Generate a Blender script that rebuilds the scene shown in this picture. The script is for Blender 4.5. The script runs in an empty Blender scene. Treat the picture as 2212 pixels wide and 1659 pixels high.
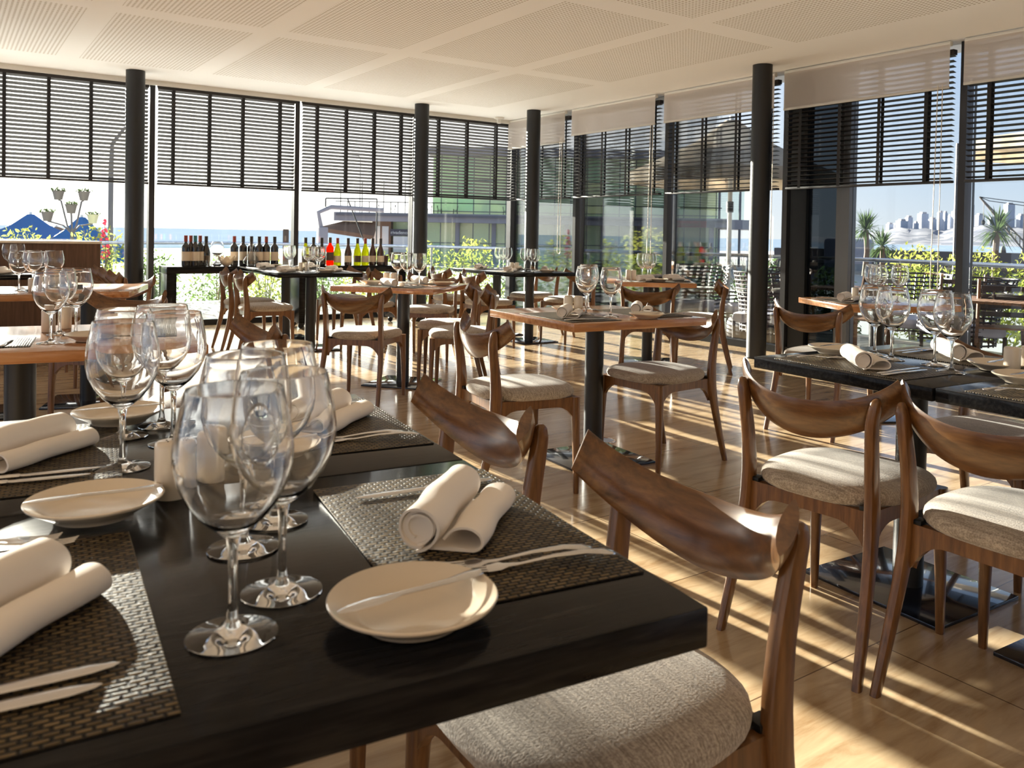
import bpy, bmesh, math, random
from mathutils import Vector, Matrix
PI = math.pi
S = bpy.context.scene
C = S.collection
rng = random.Random(7)

# ------------------------------------------------------------------ camera
cam_d = bpy.data.cameras.new('camera')
cam = bpy.data.objects.new('camera', cam_d)
C.objects.link(cam)
F_PX, PX, PY = 1814.5, 1183.7, 542.2
YAW, PITCH, ROLL = 0.62472, 0.01917, -0.01833
cam_d.sensor_fit = 'HORIZONTAL'
cam_d.sensor_width = 36.0
cam_d.lens = 36.0 * F_PX / 2212
cam_d.shift_x = (1106 - PX) / 2212
cam_d.shift_y = (PY - 829.5) / 2212
fw = Vector((math.sin(YAW) * math.cos(PITCH), math.cos(YAW) * math.cos(PITCH), -math.sin(PITCH)))
rt = Vector((math.cos(YAW), -math.sin(YAW), 0))
dn = fw.cross(rt)
r2 = rt * math.cos(ROLL) + dn * math.sin(ROLL)
d2 = dn * math.cos(ROLL) - rt * math.sin(ROLL)
M = Matrix((r2, -d2, -fw)).transposed().to_4x4()
M.translation = (0, 0, 1.15)
cam.matrix_world = M
cam_d.clip_start, cam_d.clip_end = 0.05, 60000
cam_d.dof.use_dof = True
cam_d.dof.focus_distance = 3.0
cam_d.dof.aperture_fstop = 9.0
S.camera = cam

# ------------------------------------------------------------------ light
SUN_EL = math.radians(9.5)
SUN_AZ = math.radians(-1.0)          # clockwise from +Y
sun_dir = Vector((math.sin(SUN_AZ) * math.cos(SUN_EL), math.cos(SUN_AZ) * math.cos(SUN_EL), math.sin(SUN_EL)))
sd = bpy.data.lights.new('sun', 'SUN')
sd.energy = 26.0
sd.angle = math.radians(0.53)
sd.color = (1.0, 0.925, 0.80)
so = bpy.data.objects.new('sun', sd)
C.objects.link(so)
so.rotation_euler = sun_dir.to_track_quat('Z', 'Y').to_euler()

w = bpy.data.worlds.new('sky')
S.world = w
w.use_nodes = True
nt = w.node_tree
nt.nodes.clear()
def wn(t, **k):
    n = nt.nodes.new(t)
    for a, b in k.items():
        setattr(n, a, b)
    return n
tc = wn('ShaderNodeTexCoord')
sep = wn('ShaderNodeSeparateXYZ')
nt.links.new(tc.outputs['Generated'], sep.inputs[0])
ramp = wn('ShaderNodeValToRGB')
cr = ramp.color_ramp
cr.elements[0].position = 0.0; cr.elements[0].color = (0.62, 0.67, 0.74, 1)
cr.elements[1].position = 1.0; cr.elements[1].color = (0.30, 0.42, 0.65, 1)
e = cr.elements.new(0.06); e.color = (0.50, 0.60, 0.74, 1)
e = cr.elements.new(0.25); e.color = (0.30, 0.45, 0.72, 1)
nt.links.new(sep.outputs['Z'], ramp.inputs['Fac'])
dot = wn('ShaderNodeVectorMath', operation='DOT_PRODUCT')
dot.inputs[1].default_value = sun_dir
nt.links.new(tc.outputs['Generated'], dot.inputs[0])
mx = wn('ShaderNodeMath', operation='MAXIMUM'); mx.inputs[1].default_value = 0
nt.links.new(dot.outputs['Value'], mx.inputs[0])
pw = wn('ShaderNodeMath', operation='POWER'); pw.inputs[1].default_value = 5.0
nt.links.new(mx.outputs[0], pw.inputs[0])
ad = wn('ShaderNodeMix', data_type='RGBA', blend_type='ADD')
ad.inputs['Factor'].default_value = 1.0
sc_ = wn('ShaderNodeMix', data_type='RGBA', blend_type='MIX')
sc_.inputs['A'].default_value = (0, 0, 0, 1)
sc_.inputs['B'].default_value = (3.0, 2.7, 2.3, 1)
nt.links.new(pw.outputs[0], sc_.inputs['Factor'])
nt.links.new(ramp.outputs['Color'], ad.inputs['A'])
nt.links.new(sc_.outputs['Result'], ad.inputs['B'])
bg = wn('ShaderNodeBackground')
bg.inputs['Strength'].default_value = 0.56
nt.links.new(ad.outputs['Result'], bg.inputs['Color'])
wo = wn('ShaderNodeOutputWorld')
nt.links.new(bg.outputs[0], wo.inputs[0])

S.view_settings.view_transform = 'Standard'
S.view_settings.look = 'None'
S.view_settings.gamma = 1.0
S.view_settings.use_curve_mapping = False
S.view_settings.exposure = 1.15
try:
    cy = S.cycles
    cy.max_bounces = 16; cy.diffuse_bounces = 6; cy.glossy_bounces = 5
    cy.transmission_bounces = 16; cy.transparent_max_bounces = 24
    cy.caustics_reflective = True; cy.caustics_refractive = False
    cy.sample_clamp_indirect = 6.0
    cy.blur_glossy = 1.5
except Exception:
    pass

# ------------------------------------------------------------------ materials
MATS = {}
class NT:
    def __init__(s, name):
        m = bpy.data.materials.new(name); m.use_nodes = True
        s.m = m; s.t = m.node_tree; s.t.nodes.clear()
        s.out = s.n('ShaderNodeOutputMaterial')
        MATS[name] = m
    def n(s, t, ins=None, **k):
        x = s.t.nodes.new(t)
        for a, b in k.items(): setattr(x, a, b)
        for a, b in (ins or {}).items():
            if hasattr(b, 'is_output') or isinstance(b, bpy.types.NodeSocket): s.t.links.new(b, x.inputs[a])
            else: x.inputs[a].default_value = b
        return x
    def coord(s, kind='Object', scale=(1, 1, 1), rot=(0, 0, 0)):
        c = s.n('ShaderNodeTexCoord')
        mp = s.n('ShaderNodeMapping', {'Vector': c.outputs[kind], 'Scale': scale, 'Rotation': rot})
        return mp.outputs[0]
    def world(s, scale=(1, 1, 1), loc=(0, 0, 0), rot=(0, 0, 0)):
        g = s.n('ShaderNodeNewGeometry')
        return s.n('ShaderNodeMapping', {'Vector': g.outputs['Position'], 'Scale': scale, 'Location': loc, 'Rotation': rot}).outputs[0]
    def ramp(s, fac, *stops):
        r = s.n('ShaderNodeValToRGB', {'Fac': fac})
        els = r.color_ramp.elements
        els[0].position, els[0].color = stops[0][0], (*stops[0][1], 1)
        els[1].position, els[1].color = stops[-1][0], (*stops[-1][1], 1)
        for p, c in stops[1:-1]:
            q = els.new(p); q.color = (*c, 1)
        return r.outputs['Color']
    def pbsdf(s, **k):
        p = s.n('ShaderNodeBsdfPrincipled')
        names = {'col': 'Base Color', 'rough': 'Roughness', 'metal': 'Metallic', 'trans': 'Transmission Weight', 'ior': 'IOR', 'spec': 'Specular IOR Level', 'coat': 'Coat Weight', 'coatr': 'Coat Roughness', 'alpha': 'Alpha', 'norm': 'Normal', 'sheen': 'Sheen Weight'}
        for a, b in k.items():
            i = p.inputs[names[a]]
            if isinstance(b, bpy.types.NodeSocket): s.t.links.new(b, i)
            elif isinstance(b, tuple): i.default_value = (*b, 1)
            else: i.default_value = b
        return p.outputs[0]
    def bump(s, h, strength=.3, dist=.01):
        return s.n('ShaderNodeBump', {'Height': h, 'Strength': strength, 'Distance': dist}).outputs[0]
    def done(s, sh):
        s.t.links.new(sh, s.out.inputs['Surface']); return s.m

def simple(name, col, rough=.5, **k):
    a = NT(name)
    return a.done(a.pbsdf(col=col, rough=rough, **k))

def wood(name, c0, c1, c2, rough=.3, scale=(1, 1, 1), coat=.3, grain=18, spec=.5):
    a = NT(name)
    v = a.coord('Object', scale)
    n = a.n('ShaderNodeTexNoise', {'Vector': v, 'Scale': grain, 'Detail': 6, 'Roughness': .6, 'Distortion': .4}).outputs['Fac']
    col = a.ramp(n, (.3, c0), (.5, c1), (.72, c2))
    return a.done(a.pbsdf(col=col, rough=rough, spec=spec, coat=coat, coatr=.15, norm=a.bump(n, .08, .002)))

wood('chair_wood', (.06, .023, .0065), (.125, .052, .015), (.20, .092, .028), .28, (.35, 3, 3), .35)
wood('chair_leg_wood', (.08, .033, .010), (.15, .064, .020), (.225, .106, .036), .3, (4, 4, .35), .3)
wood('oak_top', (.30, .125, .045), (.42, .19, .075), (.50, .25, .11), .16, (.5, 4, 4), .5, 10)
wood('dark_top', (.005, .005, .006), (.010, .010, .011), (.022, .021, .021), .12, (.8, 9, 9), .0, 12, .13)
wood('partition_wood', (.07, .035, .02), (.11, .055, .032), (.16, .085, .05), .45, (6, 6, .4), .0, 8)
wood('teak', (.12, .06, .03), (.2, .1, .05), (.28, .16, .09), .5, (1, 5, 5), 0, 10)
simple('black_metal', (.018, .019, .021), .35, metal=.6)
simple('column_metal', (.022, .023, .025), .38, metal=.3)
simple('mullion_metal', (.03, .03, .034), .4, metal=.3)
simple('grey_frame', (.12, .125, .135), .4, metal=.4)
simple('base_steel', (.012, .016, .028), .12, metal=.3, coat=.6)
simple('chrome', (.72, .72, .73), .12, metal=1.0)
simple('ceramic', (.72, .62, .49), .16, coat=.5)
simple('shaker_ceramic', (.70, .62, .52), .25)
simple('holes', (.02, .02, .02), .8)
simple('steel_tube', (.35, .4, .5), .25, metal=.9)
simple('blind_slat', (.024, .022, .024), .5)
simple('tape', (.014, .014, .017), .8)
simple('chain', (.75, .68, .58), .35, metal=.3)
simple('capsule_red', (.25, .03, .012), .35)
simple('capsule_dark', (.02, .014, .012), .35)
simple('capsule_teal', (.01, .14, .16), .35)
simple('capsule_gold', (.35, .24, .06), .35, metal=.5)
simple('label_cream', (.66, .55, .42), .6)
simple('label_dark', (.08, .05, .03), .5)
simple('flower_red', (.65, .03, .08), .5)
simple('trunk', (.12, .085, .06), .9)
simple('pot_grey', (.2, .17, .15), .7)
simple('pot_cream', (.7, .66, .4), .6)
simple('white_paint', (.75, .74, .70), .45)
simple('crane_steel', (.10, .075, .06), .6)
simple('cushion_outdoor', (.50, .50, .56), .9)
simple('wicker', (.035, .030, .034), .55)
simple('wicker_light', (.30, .25, .2), .5)
simple('canvas_blue', (.02, .14, .38), .8)
simple('canvas_brown', (.22, .12, .07), .8)
simple('canvas_white', (.6, .58, .55), .8)
simple('red_sign', (.42, .05, .05), .5)
simple('sign_dark', (.05, .045, .06), .5)
simple('concrete', (.36, .33, .34), .7)
simple('concrete_dark', (.15, .14, .15), .7)
simple('stone_panel', (.45, .38, .28), .4)
simple('rock', (.16, .13, .11), .9)
simple('van_white', (.7, .7, .7), .4)

def fabric(name, c0, c1, sc=260):
    a = NT(name)
    v = a.coord('Object', (1, 1, 1))
    n = a.n('ShaderNodeTexNoise', {'Vector': v, 'Scale': sc, 'Detail': 2}).outputs['Fac']
    n2 = a.n('ShaderNodeTexNoise', {'Vector': a.coord('Object', (14, 260, 60)), 'Scale': 1.0, 'Detail': 3}).outputs['Fac']
    mixf = a.n('ShaderNodeMath', {0: n, 1: n2}, operation='MULTIPLY').outputs[0]
    col = a.ramp(mixf, (.14, c0), (.36, c1))
    return a.done(a.pbsdf(col=col, rough=.95, sheen=.3, norm=a.bump(n, .35, .002)))
fabric('seat_fabric', (.21, .172, .138), (.46, .395, .33))
def linen():
    a = NT('linen')
    v = a.coord('Object')
    n = a.n('ShaderNodeTexNoise', {'Vector': v, 'Scale': 900, 'Detail': 1}).outputs['Fac']
    return a.done(a.pbsdf(col=(.86, .80, .74), rough=.9, norm=a.bump(n, .15, .001)))
linen()
def weave():
    a = NT('woven_mat')
    v = a.coord('Object', (1, 1, 1))
    bk = a.n('ShaderNodeTexBrick', {'Vector': a.coord('Object', (1, 1, 1), (0, 0, PI / 2)), 'Scale': 1.0, 'Mortar Size': .0022, 'Brick Width': .0145, 'Row Height': .0075, 'Color1': (.27, .19, .09, 1), 'Color2': (.085, .058, .029, 1), 'Mortar': (.006, .005, .004, 1), 'Mortar Smooth': .6}, offset=.5)
    n = a.n('ShaderNodeTexNoise', {'Vector': v, 'Scale': 150, 'Detail': 2}).outputs['Fac']
    nf = a.n('ShaderNodeMath', {0: n, 1: .45}, operation='MULTIPLY').outputs[0]
    col = a.n('ShaderNodeMix', {'Factor': nf, 'A': bk.outputs['Color'], 'B': (.02, .015, .010, 1)}, data_type='RGBA').outputs['Result']
    h = a.n('ShaderNodeMath', {0: nf, 1: bk.outputs['Fac']}, operation='SUBTRACT').outputs[0]
    return a.done(a.pbsdf(col=col, rough=.45, spec=.20, norm=a.bump(h, 1.0, .004)))
weave()
def floor_mat():
    a = NT('travertine')
    v = a.world((1, 1, 1), (0.35, -.11, 0))
    bk = a.n('ShaderNodeTexBrick', {'Vector': v, 'Scale': 1.0, 'Mortar Size': .0022, 'Mortar Smooth': .1, 'Brick Width': 1.26, 'Row Height': .63, 'Color1': (.49, .385, .26, 1), 'Color2': (.435, .335, .22, 1), 'Mortar': (.14, .09, .055, 1)}, offset=.5)
    vn = a.world((1.2, 7, 1))
    n = a.n('ShaderNodeTexNoise', {'Vector': vn, 'Scale': 2.2, 'Detail': 8, 'Roughness': .62, 'Distortion': .5}).outputs['Fac']
    vein = a.ramp(n, (.32, (.62, .50, .38)), (.5, (.9, .84, .76)), (.7, (1.12, 1.08, 1.0)))
    col = a.n('ShaderNodeMix', {'Factor': 1.0, 'A': bk.outputs['Color'], 'B': vein}, data_type='RGBA', blend_type='MULTIPLY').outputs['Result']
    pit = a.n('ShaderNodeTexNoise', {'Vector': a.world((30, 90, 1)), 'Scale': 1.0, 'Detail': 2}).outputs['Fac']
    rough = a.ramp(pit, (.3, (.13, .13, .13)), (.8, (.24, .24, .24)))
    return a.done(a.pbsdf(col=col, rough=rough, spec=.55, coat=.15, coatr=.06, norm=a.bump(n, .03, .003)))
floor_mat()
def ceiling_mat():
    a = NT('perforated_ceiling')
    g = a.n('ShaderNodeNewGeometry').outputs['Position']
    sp = a.n('ShaderNodeSeparateXYZ', {0: g})
    def m(op, x, y=None, z=None):
        d = {0: x}
        if y is not None: d[1] = y
        if z is not None: d[2] = z
        return a.n('ShaderNodeMath', d, operation=op).outputs[0]
    def inside(o, off, per, lo, hi):
        t = m('FLOORED_MODULO', m('SUBTRACT', o, off), per)
        return m('MULTIPLY', m('GREATER_THAN', t, lo), m('LESS_THAN', t, hi))
    ix = inside(sp.outputs[0], .99, 1.245, .10, 1.145)
    iy = inside(sp.outputs[1], 4.70, 2.47, .12, 2.35)
    lim = m('MULTIPLY', m('LESS_THAN', sp.outputs[0], 5.95), m('LESS_THAN', sp.outputs[1], 9.6))
    P = .0335
    fx = m('SUBTRACT', m('FLOORED_MODULO', sp.outputs[0], P), P / 2)
    fy = m('SUBTRACT', m('FLOORED_MODULO', sp.outputs[1], P), P / 2)
    d = m('SQRT', m('ADD', m('MULTIPLY', fx, fx), m('MULTIPLY', fy, fy)))
    hole = m('LESS_THAN', d, .0092)
    f = m('MULTIPLY', m('MULTIPLY', ix, iy), m('MULTIPLY', hole, lim))
    col = a.n('ShaderNodeMix', {'Factor': f, 'A': (.93, .93, .95, 1), 'B': (.46, .42, .38, 1)}, data_type='RGBA').outputs['Result']
    return a.done(a.pbsdf(col=col, rough=.75))
ceiling_mat()
def thin_glass(name, tint=(1, 1, 1), refl=1.0):
    a = NT(name)
    t = a.n('ShaderNodeBsdfTransparent', {'Color': (*tint, 1)}).outputs[0]
    gl = a.n('ShaderNodeBsdfGlossy', {'Color': (1, 1, 1, 1), 'Roughness': .0}).outputs[0]
    fr = a.n('ShaderNodeFresnel', {'IOR': 1.45}).outputs[0]
    f = a.n('ShaderNodeMath', {0: fr, 1: refl}, operation='MULTIPLY').outputs[0]
    return a.done(a.n('ShaderNodeMixShader', {0: f, 1: t, 2: gl}).outputs[0])
thin_glass('window_glass', (.95, .97, .96), .9)
thin_glass('tinted_glass', (.20, .22, .23), 1.0)
thin_glass('rail_glass', (.88, .94, .92), .8)
def crystal():
    a = NT('crystal')
    return a.done(a.n('ShaderNodeBsdfGlass', {'Color': (1, 1, 1, 1), 'Roughness': 0.0, 'IOR': 1.5}).outputs[0])
crystal()
def bottle_glass(name, col):
    a = NT(name)
    g = a.n('ShaderNodeBsdfGlass', {'Color': (*col, 1), 'Roughness': .02, 'IOR': 1.36}).outputs[0]
    t = a.n('ShaderNodeBsdfTranslucent', {'Color': (*col, 1)}).outputs[0]
    return a.done(a.n('ShaderNodeMixShader', {0: .10, 1: g, 2: t}).outputs[0])
bottle_glass('bottle_yellow', (.42, .42, .04))
bottle_glass('bottle_rose', (.85, .07, .02))
simple('bottle_dark', (.012, .010, .008), .06, coat=.8)
simple('bottle_brown', (.05, .02, .015), .06, coat=.8)
def sheer():
    a = NT('sheer_fabric')
    d = a.n('ShaderNodeBsdfDiffuse', {'Color': (.88, .82, .78, 1)}).outputs[0]
    tl = a.n('ShaderNodeBsdfTranslucent', {'Color': (.92, .87, .82, 1)}).outputs[0]
    tr = a.n('ShaderNodeBsdfTransparent', {'Color': (1, 1, 1, 1)}).outputs[0]
    s1 = a.n('ShaderNodeMixShader', {0: .5, 1: d, 2: tl}).outputs[0]
    return a.done(a.n('ShaderNodeMixShader', {0: .34, 1: s1, 2: tr}).outputs[0])
sheer()
def leaf(name, c):
    a = NT(name)
    n = a.n('ShaderNodeTexNoise', {'Vector': a.coord('Object'), 'Scale': 3.0, 'Detail': 3}).outputs['Fac']
    col = a.ramp(n, (.3, tuple(x * .55 for x in c)), (.7, c))
    d = a.n('ShaderNodeBsdfDiffuse', {'Color': col}).outputs[0]
    t = a.n('ShaderNodeBsdfTranslucent', {'Color': col}).outputs[0]
    return a.done(a.n('ShaderNodeMixShader', {0: .5, 1: d, 2: t}).outputs[0])
leaf('leaf_lime', (.34, .37, .08))
leaf('leaf_green', (.15, .21, .07))
leaf('leaf_dark', (.07, .11, .045))
leaf('canvas_beige', (.62, .55, .46))
def sea():
    a = NT('sea_water')
    n = a.n('ShaderNodeTexNoise', {'Vector': a.world((.02, .12, 1)), 'Scale': 1.0, 'Detail': 6}).outputs['Fac']
    col = a.ramp(n, (.3, (.13, .19, .28)), (.7, (.27, .33, .40)))
    return a.done(a.n('ShaderNodeBsdfDiffuse', {'Color': col}).outputs[0])
sea()
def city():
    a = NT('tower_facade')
    bk = a.n('ShaderNodeTexBrick', {'Vector': a.coord('Object', (1, 1, 1), (PI / 2, 0, 0)), 'Scale': 1.0, 'Mortar Size': 1.0, 'Brick Width': 5.0, 'Row Height': 4.0, 'Color1': (.24, .28, .38, 1), 'Color2': (.28, .32, .42, 1), 'Mortar': (.4, .43, .5, 1)}, offset=0)  # bluish lightened tones put distance haze into the tower colour
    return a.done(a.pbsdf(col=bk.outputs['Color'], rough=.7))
city()
def hill():
    a = NT('city_hill')
    v = a.n('ShaderNodeTexVoronoi', {'Vector': a.world((.03, .03, .06)), 'Scale': 1.0}).outputs['Color']
    s_ = a.n('ShaderNodeSeparateColor', {0: v}).outputs[0]
    col = a.ramp(s_, (.2, (.055, .07, .11)), (.45, (.09, .10, .15)), (.8, (.20, .20, .23)))
    return a.done(a.pbsdf(col=col, rough=.9))
hill()
def deck():
    a = NT('deck')
    bk = a.n('ShaderNodeTexBrick', {'Vector': a.world((1, 1, 1)), 'Scale': 1.0, 'Mortar Size': .006, 'Brick Width': 3.0, 'Row Height': .14, 'Color1': (.36, .33, .31, 1), 'Color2': (.44, .40, .37, 1), 'Mortar': (.04, .04, .04, 1)}, offset=.4)
    return a.done(a.pbsdf(col=bk.outputs['Color'], rough=.75, spec=.15))
deck()
def facade():
    a = NT('green_reflection_glass')
    bk = a.n('ShaderNodeTexBrick', {'Vector': a.coord('Object', (1, 1, 1), (PI / 2, 0, 0)), 'Scale': 1.0, 'Mortar Size': .06, 'Brick Width': 1.9, 'Row Height': 3.7, 'Color1': (.55, .80, .45, 1), 'Color2': (.90, .90, .48, 1), 'Mortar': (.12, .14, .13, 1)}, offset=0)  # pane greens and yellows carry reflections of sunlit surroundings in their colour
    n = a.n('ShaderNodeTexNoise', {'Vector': a.coord('Object', (.5, 1, .35)), 'Scale': 1.0, 'Detail': 4}).outputs['Fac']
    nrm = a.bump(n, .35, .6)
    d = a.pbsdf(col=bk.outputs['Color'], rough=.15, spec=.8, norm=nrm)
    t = a.n('ShaderNodeBsdfTranslucent', {'Color': bk.outputs['Color']}).outputs[0]
    return a.done(a.n('ShaderNodeMixShader', {0: .10, 1: d, 2: t}).outputs[0])
facade()

# ------------------------------------------------------------------ mesh helpers
def mat(n): return MATS[n]
class MB:
    def __init__(s): s.v = []; s.f = []
    def add(s, vs, fs, M=None):
        b = len(s.v)
        s.v += [tuple(M @ Vector(p)) if M is not None else tuple(p) for p in vs]
        s.f += [tuple(i + b for i in q) for q in fs]
        return s
    def box(s, lo, hi, M=None):
        x0, y0, z0 = lo; x1, y1, z1 = hi
        vs = [(x0, y0, z0), (x1, y0, z0), (x1, y1, z0), (x0, y1, z0), (x0, y0, z1), (x1, y0, z1), (x1, y1, z1), (x0, y1, z1)]
        return s.add(vs, [(0, 3, 2, 1), (4, 5, 6, 7), (0, 1, 5, 4), (1, 2, 6, 5), (2, 3, 7, 6), (3, 0, 4, 7)], M)
    def rbox(s, lo, hi, r, M=None, seg=2):
        bm = bmesh.new()
        t = MB().box(lo, hi)
        vv = [bm.verts.new(p) for p in t.v]
        for q in t.f: bm.faces.new([vv[i] for i in q])
        bmesh.ops.bevel(bm, geom=list(bm.edges), offset=r, segments=seg, profile=.5, affect='EDGES')
        bm.verts.index_update()
        s.add([v.co[:] for v in bm.verts], [[v.index for v in f.verts] for f in bm.faces], M)
        bm.free()
        return s
    def loft(s, rings, cap=True, closed=False, M=None):
        n = len(rings[0]); vs = [p for r in rings for p in r]; fs = []
        k = len(rings)
        for i in range(k if closed else k - 1):
            a, b = i * n, ((i + 1) % k) * n
            for j in range(n):
                j2 = (j + 1) % n
                fs.append((a + j, a + j2, b + j2, b + j))
        if cap and not closed:
            fs.append(tuple(range(n - 1, -1, -1))); fs.append(tuple(range((k - 1) * n, k * n)))
        return s.add(vs, fs, M)
    def lathe(s, prof, seg=32, M=None, c=(0, 0)):
        # prof: list of (r, z) from one axis end to the other (r = 0 allowed at ends)
        vs = []; idx = []
        for r, z in prof:
            if r < 1e-6: idx.append([len(vs)]); vs.append((c[0], c[1], z))
            else:
                idx.append(list(range(len(vs), len(vs) + seg)))
                vs += [(c[0] + r * math.cos(2 * PI * k / seg), c[1] + r * math.sin(2 * PI * k / seg), z) for k in range(seg)]
        fs = []
        for a, b in zip(idx[:-1], idx[1:]):
            for k in range(seg):
                k2 = (k + 1) % seg
                if len(a) == 1 and len(b) == 1: continue
                if len(a) == 1: fs.append((a[0], b[k2], b[k]))
                elif len(b) == 1: fs.append((a[k], a[k2], b[0]))
                else: fs.append((a[k], a[k2], b[k2], b[k]))
        return s.add(vs, fs, M)
    def tube(s, path, r, seg=8, M=None, cap=True):
        pts = [Vector(p) for p in path]
        rr = r if isinstance(r, (list, tuple)) else [r] * len(pts)
        rings = []
        up = None
        for i, p in enumerate(pts):
            t = (pts[min(i + 1, len(pts) - 1)] - pts[max(i - 1, 0)]).normalized()
            if up is None:
                up = Vector((0, 0, 1)) if abs(t.z) < .9 else Vector((0, 1, 0))
            a = t.cross(up).normalized(); b = a.cross(t).normalized(); up = b
            rings.append([tuple(p + (a * math.cos(2 * PI * k / seg) + b * math.sin(2 * PI * k / seg)) * rr[i]) for k in range(seg)])
        return s.loft(rings, cap, False, M)
    def build(s, name, m, parent=None, smooth=35):
        me = bpy.data.meshes.new(name)
        me.from_pydata(s.v, [], s.f)
        bm = bmesh.new(); bm.from_mesh(me)
        bmesh.ops.recalc_face_normals(bm, faces=bm.faces)
        bm.to_mesh(me); bm.free()
        if smooth:
            me.polygons.foreach_set('use_smooth', [True] * len(me.polygons))
            me.set_sharp_from_angle(angle=math.radians(smooth))
        me.materials.append(mat(m) if isinstance(m, str) else m)
        o = bpy.data.objects.new(name, me)
        C.objects.link(o)
        if parent is not None: o.parent = parent
        return o
def tag(o, label, cat, group=None, kind=None):
    o['label'] = label; o['category'] = cat
    if group: o['group'] = group
    if kind: o['kind'] = kind
    return o
def struct(o):
    o['kind'] = 'structure'; return o
def empty(name, loc=(0, 0, 0), rz=0):
    o = bpy.data.objects.new(name, None); C.objects.link(o)
    o.empty_display_size = .05
    o.location = loc; o.rotation_euler = (0, 0, rz)
    return o
def dup(root, loc, rz, label, group=None):
    r = root.copy(); C.objects.link(r)
    r.location = loc; r.rotation_euler = (0, 0, rz); r['label'] = label
    if 'group' in r: del r['group']
    if group: r['group'] = group
    for ch in list(root.children):
        c = ch.copy(); C.objects.link(c); c.parent = r
        for g in list(ch.children):
            d = g.copy(); C.objects.link(d); d.parent = c
    return r
class Kind:
    """first call moves the thing that was built, later calls copy it"""
    def __init__(s, root): s.root = root; s.used = False
    def put(s, loc, rz, label, group=None):
        if not s.used:
            s.used = True
            r = s.root; r.location = loc; r.rotation_euler = (0, 0, rz); r['label'] = label
            if group: r['group'] = group
            return r
        return dup(s.root, loc, rz, label, group)
def se(a, b, n, k=16, z=None, c=(0, 0)):
    out = []
    for i in range(k):
        t = 2 * PI * i / k
        cx, sx = math.cos(t), math.sin(t)
        out.append((c[0] + a * math.copysign(abs(cx) ** (2 / n), cx), c[1] + b * math.copysign(abs(sx) ** (2 / n), sx)))
    return out
# ------------------------------------------------------------------ the room
HC, XW, YW = 2.816, 6.90, 10.52
struct(MB().box((-7, -6, -.1), (XW + .12, YW + .12, 0)).build('floor', 'travertine', None, 0))
struct(MB().box((-7, -6, HC), (XW + .35, YW + .35, HC + .3)).build('ceiling', 'perforated_ceiling', None, 0))
struct(MB().box((-7, -6.12, 0), (XW + .12, -6, HC)).build('wall_back', 'stone_panel', None, 0))
# posts
def post(name, x0, y0, x1, y1, z1=HC, m='mullion_metal'):
    return struct(MB().box((x0, y0, 0), (x1, y1, z1)).build(name, m, None, 0))
BX = [-2.97, -1.32, .33, 1.94, 3.62, 5.26]
RY = [8.92, 7.17, 5.46, 3.66, 1.95, .25, -1.5, -3.2]
k = 1
for x in BX:
    post('trim_%d' % k, x - .03, YW - .06, x + .03, YW + .06); k += 1
post('trim_%d' % k, XW - .05, YW - .05, XW + .06, YW + .06); k += 1
for y in RY:
    post('trim_%d' % k, XW - .05, y - .03, XW + .11, y + .03); k += 1
# sills
struct(MB().box((-7, YW - .05, 0), (XW, YW + .05, .07)).build('baseboard_back', 'black_metal', None, 0))
struct(MB().box((XW - .04, -5, 0), (XW + .06, YW, .07)).build('baseboard_right', 'black_metal', None, 0))
# panes
xs = [-7] + BX + [XW]
wi = 1
for a, b in zip(xs[:-1], xs[1:]):
    struct(MB().box((a + .03, YW - .006, .07), (b - .03, YW + .006, HC)).build('window_%d' % wi, 'window_glass', None, 0)); wi += 1
ys = [YW] + RY + [-5]
for i, (a, b) in enumerate(zip(ys[:-1], ys[1:])):
    if i == 3: continue
    struct(MB().box((XW + .02, b + .03, .07), (XW + .03, a - .05, HC)).build('window_%d' % wi, 'window_glass', None, 0)); wi += 1
# bay with the sliding door: black leaf, tinted pane, grey jamb, clear pane
struct(MB().box((XW - .02, 5.22, 0), (XW + .08, 5.41, HC)).build('door_1', 'black_metal', None, 0))
struct(MB().box((XW + .02, 4.87, .07), (XW + .03, 5.22, HC)).build('window_%d' % wi, 'tinted_glass', None, 0)); wi += 1
post('trim_%d' % k, XW - .03, 4.73, XW + .08, 4.87, HC, 'grey_frame'); k += 1
struct(MB().box((XW + .02, 3.69, .07), (XW + .03, 4.73, HC)).build('window_%d' % wi, 'window_glass', None, 0)); wi += 1
# shade track under the ceiling on the back wall
struct(MB().box((-5, YW - .17, HC - .052), (XW - .1, YW - .13, HC)).build('trim_%d' % k, 'white_paint', None, 0)); k += 1

for (x, y), lab in (((1.66, 9.86), 'round black pillar left of the wine bottles'), ((5.05, 9.86), 'slim round black pillar right of the wine bottles, on the far side'),
             ((6.43, 9.3), 'round black pillar nearest the far room corner'), ((6.38, 5.38), 'tall round black pillar at the right windows')):
    r = .094
    t = empty('column', (x, y, 0)); tag(t, lab, 'pillar', kind='structure')
    MB().lathe([(0, 0), (r, 0), (r, HC), (0, HC)], 40).build('shaft', 'column_metal', t)
    MB().lathe([(r + .001, 0), (r + .012, 0), (r + .012, .012), (r + .001, .012)], 40).build('collar', 'black_metal', t)

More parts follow.
